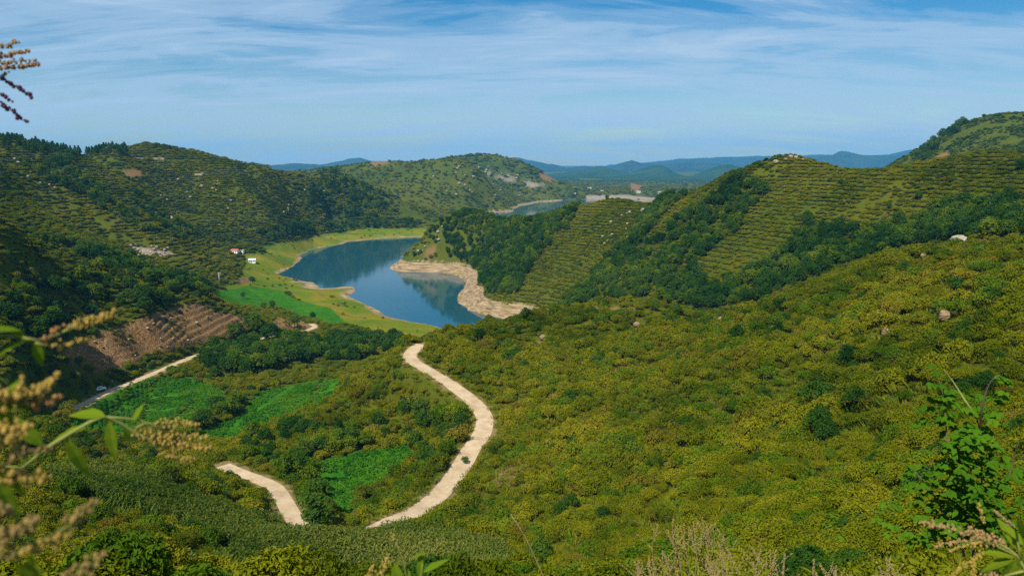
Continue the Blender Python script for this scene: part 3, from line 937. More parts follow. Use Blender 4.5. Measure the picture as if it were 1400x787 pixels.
def scatter(name, P, scale, rz, vi, sources, tilt=None):
    """ONE object of ground cover: points in a mesh, each shown as one of the source meshes"""
    P = np.asarray(P, np.float32)
    me = bpy.data.meshes.new(name)
    me.vertices.add(len(P)); me.vertices.foreach_set('co', P.ravel())
    scale = np.asarray(scale, np.float32)
    if scale.ndim == 1: scale = np.repeat(scale[:, None], 3, 1)
    rot = np.zeros((len(P), 3), np.float32); rot[:, 2] = rz
    if tilt is not None: rot[:, 0] = tilt[0]; rot[:, 1] = tilt[1]
    a = me.attributes.new('scl', 'FLOAT_VECTOR', 'POINT'); a.data.foreach_set('vector', np.ascontiguousarray(scale).ravel())
    a = me.attributes.new('rot', 'FLOAT_VECTOR', 'POINT'); a.data.foreach_set('vector', rot.ravel())
    a = me.attributes.new('vi', 'INT', 'POINT'); a.data.foreach_set('value', np.asarray(vi, np.int32))
    o = link(name, me)
    ng = bpy.data.node_groups.new(name + '_nodes', 'GeometryNodeTree')
    ng.interface.new_socket('Geometry', in_out='INPUT', socket_type='NodeSocketGeometry')
    ng.interface.new_socket('Geometry', in_out='OUTPUT', socket_type='NodeSocketGeometry')
    gi, go = ng.nodes.new('NodeGroupInput'), ng.nodes.new('NodeGroupOutput')
    iop = ng.nodes.new('GeometryNodeInstanceOnPoints'); iop.inputs['Pick Instance'].default_value = True
    gti = ng.nodes.new('GeometryNodeGeometryToInstance')
    for s in reversed(sources):
        oi = ng.nodes.new('GeometryNodeObjectInfo'); oi.inputs['Object'].default_value = s
        ng.links.new(oi.outputs['Geometry'], gti.inputs[0])
    for nm, dt, sock in (('scl', 'FLOAT_VECTOR', 'Scale'), ('rot', 'FLOAT_VECTOR', 'Rotation'), ('vi', 'INT', 'Instance Index')):
        na = ng.nodes.new('GeometryNodeInputNamedAttribute'); na.data_type = dt; na.inputs['Name'].default_value = nm
        ng.links.new(na.outputs['Attribute'], iop.inputs[sock])
    ng.links.new(gi.outputs[0], iop.inputs['Points']); ng.links.new(gti.outputs[0], iop.inputs['Instance'])
    ng.links.new(iop.outputs[0], go.inputs[0])
    md = o.modifiers.new('cover', 'NODES'); md.node_group = ng
    return o


def sector(n, d0, d1, u0=-0.70, u1=0.70, power=2.0):
    """n random ground points in a sector; power 2 is even per area, less puts more near the viewer"""
    u = RNG.uniform(u0, u1, n); t = RNG.random(n)
    d = (d0 ** power + t * (d1 ** power - d0 ** power)) ** (1 / power) if power else d0 * (d1 / d0) ** t
    x, y = d * np.sin(u), d * np.cos(u)
    return x, y


def grid_val(A, x, y):
    iu = np.rint(np.interp(np.arctan2(x, y), GU, np.arange(len(GU)))).astype(int); iv = np.rint(np.interp(np.log(np.hypot(x, y)), GV, np.arange(len(GV)))).astype(int)
    return A[iu, iv]


def seen(x, y, z, up, margin=0.0):
    """does a thing of height up at this spot rise above what stands in front of it?"""
    d = np.hypot(x, y)
    return (z + up - EYE) / d > grid_val(RMAX, x, y) - margin


def hit(px, py):
    """where the line of sight through a photograph pixel meets the ground"""
    r = ray(px, py); u = math.atan2(r[0], r[1]); s = r[2] / math.hypot(r[0], r[1])
    i = int(np.clip(np.rint(np.interp(u, GU, np.arange(len(GU)))), 0, len(GU) - 1))
    j = int(np.clip(np.searchsorted(RMAX[i], s), 1, len(GV) - 1))
    d = math.exp(GV[j]); x, y = d * math.sin(u), d * math.cos(u)
    return np.array([x, y, float(height(x, y))]), d


def gradient(x, y, e=2.0):
    return (height(x + e, y) - height(x - e, y)) / (2 * e), (height(x, y + e) - height(x, y - e)) / (2 * e)


def clear(x, y, road=2.9, water=0.6):
    z = height(x, y)
    ok = (z > water) & (grid_val(ROAD_DIST, x, y) > road)
    ok &= ~grid_val(M_FIELD, x, y) & ~grid_val(M_SOIL, x, y) & ~grid_val(M_SCREE, x, y) & (grid_val(M_BANK, x, y) < 0.4)
    ok &= ~region(x, y, z, CORN, 0.5)
    return ok


# zones of woodland: polygon in the photograph, near and far distance, trees per 100 m2, height
WOODS = [('wood above the bare lake bank', [(606, 322), (625, 292), (655, 290), (685, 298), (752, 292), (782, 276), (800, 270), (782, 305), (752, 335), (722, 372), (702, 405), (668, 402), (655, 388), (650, 372), (636, 360), (615, 356)], 520, 830, 3.0, 6.5),
         ('rocky nose of the peninsula', [(558, 351), (582, 324), (600, 303), (625, 293), (640, 320), (642, 357), (610, 354), (584, 353)], 680, 880, 1.1, 5.0),
         ('gully left of the terraced hill', [(880, 300), (905, 274), (935, 268), (905, 300), (880, 325), (862, 352), (835, 385), (800, 398), (815, 370), (845, 340)], 480, 720, 2.6, 6.5),
         ('gully under the terraced summit', [(905, 320), (950, 285), (985, 262), (1005, 246), (1040, 248), (1048, 268), (1015, 300), (1010, 320), (965, 345), (955, 380), (985, 400), (990, 428), (920, 420), (850, 408), (765, 425), (790, 402), (850, 372)], 300, 620, 2.1, 6.5),
         ('valley behind the near crest', [(985, 425), (985, 395), (1030, 370), (1080, 345), (1100, 300), (1140, 310), (1190, 322), (1230, 305), (1300, 285), (1410, 275), (1410, 326), (1290, 331), (1220, 345), (1150, 367), (1075, 396), (1030, 418)], 240, 520, 2.2, 6.5),
         ('grove between brown terraces and lake', [(285, 478), (310, 462), (345, 446), (385, 455), (400, 466), (432, 470), (470, 466), (500, 464), (540, 466), (556, 470), (545, 482), (500, 490), (478, 500), (440, 492), (400, 500), (350, 515), (300, 520), (275, 505)], 300, 560, 2.4, 7.0),
         ('slope above the brown terraces', [(95, 372), (150, 360), (200, 362), (270, 378), (292, 392), (285, 408), (255, 410), (200, 430), (150, 444), (90, 462), (0, 470), (0, 405), (60, 390)], 260, 560, 0.95, 6.0),
         ('hollow between the two roads', [(330, 606), (400, 588), (470, 590), (520, 572), (560, 552), (615, 540), (648, 562), (640, 592), (618, 628), (590, 655), (570, 648), (574, 620), (560, 608), (480, 620), (405, 632), (425, 655), (438, 690), (440, 715), (405, 690), (375, 655), (330, 640)], 120, 225, 2.0, 4.6),
         ('clump between the green fields', [(255, 598), (275, 572), (300, 556), (335, 550), (340, 566), (300, 588), (270, 612)], 200, 330, 2.5, 5.5),
         ('strip behind the lake flats', [(350, 320), (400, 308), (470, 306), (520, 304), (575, 304), (580, 311), (500, 313), (430, 319), (370, 330)], 800, 1500, 0.9, 8.0),
         ('upper fold of the left hills', [(14, 218), (60, 232), (80, 212), (104, 214), (112, 240), (160, 280), (215, 318), (200, 322), (140, 290), (85, 256), (40, 236)], 600, 1000, 0.9, 6.5),
         ('middle fold of the left hills', [(176, 256), (196, 268), (232, 300), (262, 314), (268, 330), (240, 330), (215, 306), (180, 276)], 650, 980, 0.9, 6.5),
         ('lower fold of the left hills', [(20, 318), (60, 328), (110, 338), (170, 346), (200, 362), (150, 362), (95, 350), (50, 330)], 330, 640, 1.1, 6.0),
         ('edge of the far right summit', [(1240, 226), (1262, 204), (1296, 180), (1320, 168), (1322, 176), (1290, 196), (1262, 222)], 1100, 1450, 0.8, 9.0),
         ('dark knoll beyond the lake', [(430, 250), (445, 234), (470, 242), (500, 256), (540, 272), (530, 290), (490, 285), (520, 298), (460, 296), (420, 280)], 1100, 1500, 0.7, 9.0)]
PINES = [('dark pine on the left skyline', [(0, 189), (40, 193), (80, 202), (104, 207), (100, 220), (60, 212), (0, 205)], 700, 1100, 1.2, 7.5),
         ('dark pine in the copse left of the rounded grassy summit', [(104, 206), (150, 202), (172, 203), (172, 212), (135, 214), (108, 212)], 850, 1300, 1.6, 9.0)]


def grow(spec, dens_scale=1.0):
    lab, poly, d0, d1, dens, h = spec
    xs = [p[0] for p in poly]
    u0, u1 = math.atan((min(xs) - 715) / F), math.atan((max(xs) - 685) / F)
    u0, u1 = max(u0, -0.7), min(u1, 0.7)
    n = int((d1 ** 2 - d0 ** 2) / 2 * (u1 - u0) * dens * 2.6 / 100 * dens_scale)
    x, y = sector(n, d0, d1, u0, u1)
    z = height(x, y)
    m = region(x, y, z, (poly, d0, d1)) & clear(x, y, 3.6) & seen(x, y, z, h, 0.012)
    x, y, z = x[m], y[m], z[m]
    # keep trunks apart
    order = RNG.permutation(len(x)); keep = []; cell = {}
    gap = h * 0.36
    for i in order:
        k = (int(x[i] // gap), int(y[i] // gap))
        if k in cell: continue
        cell[k] = 1; keep.append(i)
    keep = np.array(keep, int)
    return np.c_[x[keep], y[keep], z[keep]], h


TREES = []                                   # (pos, height, variant, label, group)
for w in WOODS:
    P, h = grow(w)
    for p in P:
        light = RNG.random() < (0.28 if 'two roads' not in w[0] else 0.35)
        TREES.append((p, h * RNG.uniform(0.65, 1.25), int(RNG.integers(4, 6) if light else RNG.integers(0, 4)), w[0], light))
for w in PINES:
    P, h = grow(w)
    for p in P:
        TREES.append((p, h * RNG.uniform(0.7, 1.2), 6, w[0], False))

TVAR = [tree_parts(11, LEAF_DARK, 6, 2.5), tree_parts(12, LEAF_DARK, 6, 2.9, 17), tree_parts(13, LEAF_DARK, 6, 2.2, 13), tree_parts(14, LEAF_DARK, 6, 2.7, 16, 60),
        tree_parts(15, LEAF_GREEN, 6, 2.5), tree_parts(16, LEAF_GREEN, 6, 2.8, 17), tree_parts(17, LEAF_DARK, 6, 1.9, 16, 60, 0.26, True)]


def plant_trees():
    P = np.array([t[0] for t in TREES]); H = np.array([t[1] for t in TREES])
    px, py, dep = project(P)
    vis = seen(P[:, 0], P[:, 1], P[:, 2], H * 0.8) & (px > 4) & (px < 1396) & (py > 0) & (py < 787)
    size = np.where(vis, F * H / dep, 0)
    order = np.argsort(-size)
    single = set(order[:300].tolist())
    mean = {}
    for i in single:
        p, h, v, lab, light = TREES[i]
        k = h / 6.0
        o = empty('pine_tree' if v == 6 else 'broadleaf_tree', tuple(p), RNG.uniform(0, 6.28))
        o.scale = (k * RNG.uniform(0.9, 1.12), k * RNG.uniform(0.9, 1.12), k)
        link('trunk', TVAR[v][0], o); link('crown', TVAR[v][1], o)
        tall = ('tall ' if h > 1.05 * 6.5 * (0.7 if 'two roads' in lab else 1) else 'low ') if v != 6 else ''
        if v == 6:
            tag(o, lab, 'tree', 'pines on the left skyline')
        else:
            tag(o, tall + ('fresh green tree in the ' if light else 'dark green tree in the ') + lab, 'tree', ('fresh green trees, ' if light else 'dark trees, ') + tall + lab)
    rest = [i for i in range(len(TREES)) if i not in single]
    if rest:
        o = scatter('woodland', P[rest], H[rest] / 6.0, RNG.uniform(0, 6.28, len(rest)), [TREES[i][2] for i in rest], [source('tree', t[2]) for t in TVAR])
        tag(o, 'dark green wood of many small trees covering the valley slopes', 'woodland', kind='stuff')


SVAR = [shrub_mesh('shrub', 21, LEAF_OLIVE), shrub_mesh('shrub', 22, LEAF_OLIVE, 1.1, 0.95, 15), shrub_mesh('shrub', 23, LEAF_OLIVE, 0.9, 1.3, 12),
        shrub_mesh('shrub', 24, LEAF_GREEN, 1.0, 1.15, 13), shrub_mesh('shrub', 25, LEAF_RUSSET, 1.0, 1.0, 12, 60, 0.10), shrub_mesh('shrub', 26, LEAF_DARK, 1.0, 1.5, 14)]
SVAR_P = np.array([0.29, 0.29, 0.19, 0.13, 0.07, 0.03])
FVAR = [shrub_mesh('shrub', 71, LEAF_OLIVE, per=210, leaf=0.062), shrub_mesh('shrub', 72, LEAF_OLIVE, 1.1, 0.95, 15, 200, 0.062), shrub_mesh('shrub', 73, LEAF_OLIVE, 0.9, 1.3, 12, 220, 0.058),
        shrub_mesh('shrub', 74, LEAF_GREEN, 1.0, 1.15, 13, 170, 0.075), shrub_mesh('shrub', 75, LEAF_RUSSET, 1.0, 1.0, 12, 220, 0.055), shrub_mesh('shrub', 76, LEAF_DARK, 1.0, 1.5, 14, 170, 0.075)]
SCOL = ['olive green', 'low olive green', 'tall olive green', 'bright green', 'russet tinged', 'dark green']


def near_scrub():
    """the shrubs of the near hill; the 300 that show largest are objects of their own"""
    x1, y1 = sector(5600, 15, 75); x2, y2 = sector(21000, 75, 215); x3, y3 = sector(13000, 215, 345)
    x, y = np.r_[x1, x2, x3], np.r_[y1, y2, y3]
    z = height(x, y)
    m = clear(x, y, 4.3) & seen(x, y, z, 1.5, 0.015)
    patch = fbm(x / 14, y / 14, 3)
    m &= RNG.random(len(x)) < np.clip(0.72 + 1.0 * patch, 0.22, 1)
    d = np.hypot(x, y)
    m &= ~region(x, y, z, MEADOW)
    for rx, ry in ((1288, 344), (1309, 343), (1331, 344), (1290, 441), (1211, 461), (1262, 354), (742, 465), (870, 448), (986, 442)):
        p, d_ = hit(rx, ry); p = p * (1 - 1.6 / d_); m &= np.hypot(x - p[0], y - p[1]) > 2.9
    x, y, z, patch, d = x[m], y[m], z[m], patch[m], d[m]
    n = len(x)
    sc = 0.90 * (0.5 + 1.4 * RNG.random(n) ** 2.3) * np.where(d < 40, 0.75, np.where(d < 90, 1.0, 1.25)) * (1 + 0.25 * patch)
    cols = fbm(x / 9 + 70, y / 9, 3)
    vi = np.array([RNG.choice(6, p=SVAR_P) for _ in range(n)])
    vi = np.where((cols > 0.28) & (RNG.random(n) < 0.7), 3, vi); vi = np.where((cols < -0.38) & (RNG.random(n) < 0.5), 4, vi)
    P = np.c_[x, y, z]
    rz = RNG.uniform(0, 6.28, n)
    px, py, dep = project(P + np.c_[x * 0, x * 0, sc * 0.6])
    vis = seen(x, y, z, sc * 0.9) & (px > 6) & (px < 1394) & (py > 20) & (py < 783)
    size = np.where(vis, F * sc * 2 / dep, 0)
    order = np.argsort(-size)
    single = order[:300]

    def where(a, b, dd):
        if a > 1230: return 'around the tall leafy sapling'
        if a > 1090: return 'left of the tall leafy sapling'
        if a > 850: return 'behind the dry seed heads'
        if a > 600: return 'between corn and dry seed heads'
        if a > 380: return 'in the hollow beside the corn field'
        if a > 170: return 'on the bank under the corn field'
        return 'behind the blurred flower spikes'

    for i in single:
        v = int(vi[i])
        o = link('shrub', FVAR[v] if d[i] < 100 else SVAR[v])
        o.location = P[i]; o.rotation_euler = (0, 0, rz[i]); o.scale = (sc[i], sc[i], sc[i] * RNG.uniform(0.75, 1.25))
        big = 'large ' if sc[i] > 1.02 else 'small '
        wh = where(px[i], py[i], d[i])
        tag(o, f"{big}{SCOL[v]} shrub {wh}", 'shrub', f"{big}{SCOL[v]} shrubs {wh}")
    rest = np.setdiff1d(np.arange(n), single)
    o = scatter('scrub', P[rest], np.c_[sc, sc, sc * RNG.uniform(0.8, 1.45, n)][rest], rz[rest], (vi + np.where(d < 100, 6, 0))[rest], [source('shrub', s) for s in SVAR + FVAR])
    tag(o, 'dense olive scrub covering the near hillside', 'scrub', kind='stuff')


def contour_rows(n, d0, d1, u0, u1, step, power):
    x, y = sector(n, d0, d1, u0, u1, power)
    for _ in range(2):
        z = height(x, y); gx, gy = gradient(x, y, 3.0); g2 = gx * gx + gy * gy + 1e-6
        wv = 1.3 * fbm(x / 55, y / 55, 2); lev = np.round((z + wv) / step) * step - wv
        k = np.clip((lev - z) / g2, -12, 12)
        mv = np.hypot(k * gx, k * gy); k = np.where(mv > 9, k * 9 / np.maximum(mv, 1e-6), k)
        x, y = x + k * gx, y + k * gy
    gx, gy = gradient(x, y, 3.0)
    return x, y, np.hypot(gx, gy), np.arctan2(gx, -gy)


def far_scrub():
    """hedge-like rows along the terrace edges of the farther hills, and loose bushes between them"""
    P, S, V, Zr = [], [], [], []

    def take(x, y, sc, var, rz, up=1.5, thin=None):
        z = height(x, y)
        m = clear(x, y, 3.2) & seen(x, y, z, up, 0.008) & ~grid_val(M_MEADOW, x, y)
        if thin is not None: m &= thin
        P.append(np.c_[x, y, z][m]); S.append(sc[m]); V.append(var[m]); Zr.append(rz[m])

    def pick(n, p):
        return RNG.choice(6, size=n, p=p)

    olive = np.array([0.36, 0.34, 0.06, 0.12, 0.09, 0.03]); mixed = np.array([0.31, 0.31, 0.1, 0.19, 0.06, 0.03])
    for n, d0, d1, u0, u1, step, w, pr, power in ((52000, 345, 740, -0.10, 0.70, 2.2, 1.15, olive, 1.6), (72000, 340, 1300, -0.70, -0.16, 2.3, 1.2, mixed, 1.5)):
        x, y, sl, rz = contour_rows(n, d0, d1, u0, u1, step, power)
        x = x + RNG.normal(size=n) * 0.5; y = y + RNG.normal(size=n) * 0.5
        d = np.hypot(x, y); gap = fbm(x / 30 + 9, y / 30, 3)
        k = w * RNG.uniform(0.55, 1.45, n) * (d / 500) ** 0.35
        sc = np.c_[k * 1.25, k * 0.8, k * RNG.uniform(0.5, 0.95, n)]
        take(x, y, sc, pick(n, pr), rz + RNG.normal(size=n) * 0.15, 1.5, (sl > 0.10) & (gap > -0.62))
    for n, d0, d1, u0, u1, size, pr, power in ((12000, 345, 760, -0.12, 0.70, 1.2, olive, 1.6), (12000, 200, 620, -0.70, -0.08, 1.25, mixed, 1.6), (9000, 600, 1350, -0.70, -0.1, 2.0, mixed, 1.6), (16000, 1150, 2800, -0.45, 0.12, 3.0, mixed, 1.3),
                                               (14000, 1000, 1600, 0.42, 0.70, 1.8, np.array([0.1, 0.1, 0.05, 0.35, 0.0, 0.4]), 2.0), (7000, 2300, 5000, -0.1, 0.35, 6.0, mixed, 1.0)):
        x, y = sector(n, d0, d1, u0, u1, power)
        k = size * RNG.uniform(0.6, 1.5, n) * RNG.uniform(0.8, 1.2, n)
        gap = fbm(x / 45 + 3, y / 45, 3) + 0.5 * fbm(x / (size * 9), y / (size * 9), 2)
        take(x, y, np.c_[k, k, k * 0.9], pick(n, pr), RNG.uniform(0, 6.28, n), 2.0, gap > -0.40)
    for (ax, ay), (bx, by) in BALKS[:4]:
        for t in np.linspace(0, 1, 15):
            p, d_ = hit(ax + t * (bx - ax) + RNG.normal() * 1.0, ay + t * (by - ay) + RNG.normal() * 1.0)
            k = RNG.uniform(0.45, 1.0); P.append(p[None]); S.append(np.array([[k, k, k]])); V.append(np.array([int(RNG.choice([0, 3, 5]))])); Zr.append(np.array([k * 9]))
    x, y = sector(3000, 260, 460, -0.56, -0.24); z = height(x, y); m = grid_val(M_SOIL, x, y) & (fbm(x / 12, y / 12, 3) > 0.08); k = RNG.uniform(0.3, 0.9, len(x))
    P.append(np.c_[x, y, z][m]); S.append(np.c_[k, k, k][m]); V.append(pick(len(x), mixed)[m]); Zr.append(k[m] * 7)
    # meadow bushes, sparse
    x, y = sector(1500, 430, 1300, -0.36, -0.05, 1.6); z = height(x, y)
    m = region(x, y, z, MEADOW) & (z > 2.0) & (fbm(x / 35, y / 35, 2) > 0.12) & ~grid_val(M_FIELD, x, y)
    k = RNG.uniform(0.5, 1.6, len(x))
    P.append(np.c_[x, y, z][m]); S.append(np.c_[k, k, k][m]); V.append(pick(len(x), mixed)[m]); Zr.append(k[m] * 4)
    P, S, V, Zr = np.concatenate(P), np.concatenate(S), np.concatenate(V), np.concatenate(Zr)
    o = scatter('hillside_scrub', P, S, Zr, V, [source('shrub', s) for s in SVAR])
    tag(o, 'rows of low scrub along the terraces of the farther hills', 'scrub', kind='stuff')
    print('far scrub', len(P))


BALKS = [((180, 524), (156, 566)), ((214, 518), (196, 572)), ((266, 548), (236, 574)), ((440, 520), (424, 550)), ((330, 572), (300, 606)), ((400, 528), (352, 560))]


def crops():
    src = [source('crop', crop_mesh(s)) for s in (31, 32, 33)]
    x, y = sector(60000, 128, 345, -0.62, -0.10); z = height(x, y)
    a = R(-62); ra, rb = x * math.cos(a) + y * math.sin(a), -x * math.sin(a) + y * math.cos(a)
    rb = np.round(rb / 1.7) * 1.7 + RNG.normal(size=len(x)) * 0.22
    x, y = ra * math.cos(a) - rb * math.sin(a), ra * math.sin(a) + rb * math.cos(a); z = height(x, y)
    m = grid_val(M_FIELD, x, y) & (grid_val(ROAD_DIST, x, y) > 3)
    x, y, z = x[m], y[m], z[m]
    px, py, dp = project(np.c_[x, y, z])
    bare = np.zeros(len(x), bool)
    for (ax, ay), (bx, by) in BALKS:
        t = np.clip(((px - ax) * (bx - ax) + (py - ay) * (by - ay)) / ((bx - ax) ** 2 + (by - ay) ** 2), 0, 1)
        bare |= np.hypot(px - ax - t * (bx - ax), py - ay - t * (by - ay)) < 3.0
    m = ~bare & (fbm(x / 7, y / 7, 3) > -0.42)
    x, y, z = x[m], y[m], z[m]; d = np.hypot(x, y)
    k = RNG.uniform(0.7, 1.5, len(x)) * np.where(d < 185, 1.15, 0.95)
    o = scatter('crop', np.c_[x, y, z], k, RNG.uniform(0, 6.28, len(x)), RNG.integers(0, 3, len(x)), src)
    tag(o, 'bright green leafy crop in the valley fields', 'crop', kind='stuff')
    # corn in rows
    x, y = sector(60000, 55, 142, -0.66, 0.05)
    a = R(28); ra, rb = x * math.cos(a) + y * math.sin(a), -x * math.sin(a) + y * math.cos(a)
    rb = np.round(rb / 0.95) * 0.95 + RNG.normal(size=len(x)) * 0.07
    x, y = ra * math.cos(a) - rb * math.sin(a), ra * math.sin(a) + rb * math.cos(a)
    z = height(x, y)
    m = region(x, y, z, CORN, 0.5) & (grid_val(ROAD_DIST, x, y) > 2.8)
    x, y, z = x[m], y[m], z[m]
    keep = RNG.permutation(len(x))[:12000]
    x, y, z = x[keep], y[keep], z[keep]
    o = scatter('corn', np.c_[x, y, z], RNG.uniform(0.85, 1.25, len(x)), RNG.uniform(0, 6.28, len(x)), RNG.integers(0, 3, len(x)), [source('corn', corn_mesh(s)) for s in (41, 42, 43)])
    tag(o, 'field of tall green corn on the slope below the path', 'corn', kind='stuff')
    # grass between the shrubs and on the verges
    x1, y1 = sector(14000, 17, 60); x2, y2 = sector(22000, 60, 230)
    x, y = np.r_[x1, x2], np.r_[y1, y2]; z = height(x, y)
    m = (grid_val(ROAD_DIST, x, y) > 2.3) & ~grid_val(M_FIELD, x, y) & seen(x, y, z, 0.6, 0.01) & ~region(x, y, z, CORN, 0.5)
    x, y, z = x[m], y[m], z[m]; d = np.hypot(x, y)
    o = scatter('grass', np.c_[x, y, z], RNG.uniform(0.7, 1.5, len(x)) * np.where(d < 60, 0.9, 1.5) * np.where((RNG.random(len(x)) < 0.12) & (grid_val(ROAD_DIST, x, y) > 7), 1.5, 1.0), RNG.uniform(0, 6.28, len(x)), RNG.integers(0, 3, len(x)),
                [source('grass', tuft_mesh('grass', 51, GRASS_GOLD)), source('grass', tuft_mesh('grass', 52, LEAF_OLIVE, 24, 0.45, 0.4, 0.07)), source('grass', tuft_mesh('grass', 53, LEAF_GREEN, 22, 0.4, 0.4, 0.08))])
    tag(o, 'rough grass between the shrubs', 'grass', kind='stuff')


plant_trees()
near_scrub()
far_scrub()
crops()
print('trees', len(TREES))


# ------------------------------------------------------------------ rocks, buildings, boats and other things
def blob(mb, c, rad, mi=0, nu=7, nv=4, rng=None, jit=0.0):
    c = np.asarray(c, float); rad = np.broadcast_to(np.asarray(rad, float), 3)
    vs = [c + (0, 0, -rad[2])]
    for j in range(1, nv):
        th = math.pi * j / nv
        for i in range(nu):
            an = 2 * math.pi * (i + 0.5 * j) / nu
            k = 1 + (rng.uniform(-jit, jit) if rng is not None else 0)
            vs.append(c + rad * k * np.array([math.sin(th) * math.cos(an), math.sin(th) * math.sin(an), -math.cos(th)]))
    vs.append(c + (0, 0, rad[2])); fs = []
    for i in range(nu):
        fs.append((0, 1 + (i + 1) % nu, 1 + i))
        for j in range(nv - 2):
            a = 1 + j * nu
            fs.append((a + i, a + (i + 1) % nu, a + nu + (i + 1) % nu, a + nu + i))
        a = 1 + (nv - 2) * nu
        fs.append((a + i, a + (i + 1) % nu, len(vs) - 1))
    mb.add(vs, fs, mi)


PALE_ROCK = plain('pale_rock', (0.30, 0.25, 0.185), 0.9, 0.4, 2.2)
WARM_ROCK = plain('warm_rock', (0.22, 0.15, 0.085), 0.9, 0.4, 2.2)


def rock_mesh(seed, mat):
    rng = np.random.default_rng(seed); mb = MB()
    blob(mb, (0, 0, 0.25), (0.55, 0.5, 0.5), 0, 10, 7, rng, 0.16)
    return mb.mesh('boulder', [mat])


ROCKS = [rock_mesh(61, PALE_ROCK), rock_mesh(62, PALE_ROCK), rock_mesh(63, PALE_ROCK), rock_mesh(64, WARM_ROCK), rock_mesh(65, WARM_ROCK)]


def rock(px, py, size, label, var=0, group=None, sink=0.0, flat=0.8):
    p, d = hit(px, py)
    k = (0.8 if d > 300 else 0.62) * size * d / F
    o = link('boulder', ROCKS[var]); o.location = (p[0], p[1], p[2] + k * sink)
    o.rotation_euler = (0, 0, RNG.uniform(0, 6.28)); o.scale = (k, k * RNG.uniform(0.75, 1.1), k * flat)
    tag(o, label, 'rock', group)


def rocks():
    rock(1288, 344, 11, 'small pale boulder on the near crest, left of the big one', 0, None, 0.5)
    rock(1309, 343, 22, 'big rounded pale boulder on the crest of the near hill', 1, None, 0.45)
    rock(1331, 344, 15, 'pale boulder on the near crest, right of the big one', 2, None, 0.5)
    rock(1262, 354, 12, 'rust coloured rock just below the near crest boulders', 3, None, 0.3)
    rock(1290, 441, 20, 'tan boulder among olive shrubs high on the near slope', 3, None, 0.35, 1.1)
    rock(1211, 461, 18, 'brown rock pair among shrubs left of the tan boulder', 4, None, 0.35, 0.9)
    rock(1199, 391, 8, 'tiny white stone on the slope under the near crest', 0, None, 0.5)
    rock(742, 465, 14, 'reddish rock in the scrub above the road bend', 4, None, 0.3)
    rock(870, 448, 14, 'brown rock in the scrub under the low summit of the near spur', 4, None, 0.3)
    rock(902, 437, 7, 'small white stone on the low summit of the near spur', 0, None, 0.5)
    rock(986, 442, 16, 'orange brown rock on the edge of the dark wooded valley', 3, None, 0.3)
    for (px, py, s), lab in zip(((1081, 218, 7), (1088, 218, 6), (1074, 220, 5), (1060, 226, 8), (1098, 221, 5)), ('largest', 'right hand', 'left hand', 'lower', 'small')):
        rock(px, py, s, lab + ' pale outcrop rock on the summit of the terraced hill', int(RNG.integers(0, 3)), None, 0.3)
    for lab, poly, n, s0, s1 in (('pale rock in the cluster on the left slope above the meadow', [(172, 338), (240, 336), (245, 350), (185, 352)], 22, 3, 6),
                                 ('white rock dotting the dark slope at far left', [(5, 212), (90, 222), (120, 250), (60, 262), (5, 250)], 22, 2.5, 5),
                                 ('white rock dotting the left ridge face', [(180, 240), (330, 245), (300, 320), (215, 300)], 16, 2.5, 4.5),
                                 ('white rock on the flank of the dark knoll beyond the lake', [(380, 300), (395, 265), (440, 240), (500, 260), (480, 285), (420, 285)], 12, 3, 6),
                                 ('white outcrop on the rocky hill beyond the lake', [(575, 250), (620, 228), (690, 228), (760, 265), (700, 272), (620, 268)], 30, 2.5, 5),
                                 ('pale stone on the terraced slope above the inlet', [(815, 330), (840, 300), (880, 285), (870, 320), (835, 345)], 14, 3, 5.5),
                                 ('pale stone at the rocky tip of the peninsula', [(560, 350), (590, 318), (606, 312), (600, 345)], 8, 3, 6),
                                 ('stone on the brown terraced plot', [(90, 485), (150, 455), (260, 418), (335, 435), (250, 470), (150, 502)], 20, 2.5, 5)):
        xs, ys = [p[0] for p in poly], [p[1] for p in poly]; k = 0
        while k < n:
            px, py = RNG.uniform(min(xs), max(xs)), RNG.uniform(min(ys), max(ys))
            if inpoly(np.array([px]), np.array([py]), poly)[0]:
                rock(px, py, RNG.uniform(s0, s1), lab, int(RNG.integers(0, 5)) if 'brown' in lab else int(RNG.integers(0, 3)), lab.split(' ')[0] + ' rocks: ' + lab, 0.25); k += 1


WHITE = plain('white_plaster', (0.78, 0.76, 0.72), 0.8, 0.06, 3)
PALE_WALL = plain('weathered_plaster', (0.46, 0.43, 0.39), 0.85, 0.1, 3)
RED_TILE = plain('red_roof_tiles', (0.42, 0.10, 0.07), 0.8, 0.25, 5)
BLUE_SHEET = plain('pale_blue_roof_sheet', (0.42, 0.66, 0.82), 0.4, 0.06, 2)
GREY_TILE = plain('grey_roof', (0.30, 0.28, 0.27), 0.8, 0.2, 3)
DARK_GLASS = plain('dark_glass', (0.02, 0.025, 0.03), 0.15, 0.1, 2, 0.6)
WOOD = plain('brown_wood', (0.16, 0.10, 0.06), 0.7, 0.3, 4)
CONCRETE = plain('pole_concrete', (0.55, 0.53, 0.49), 0.85, 0.12, 4)


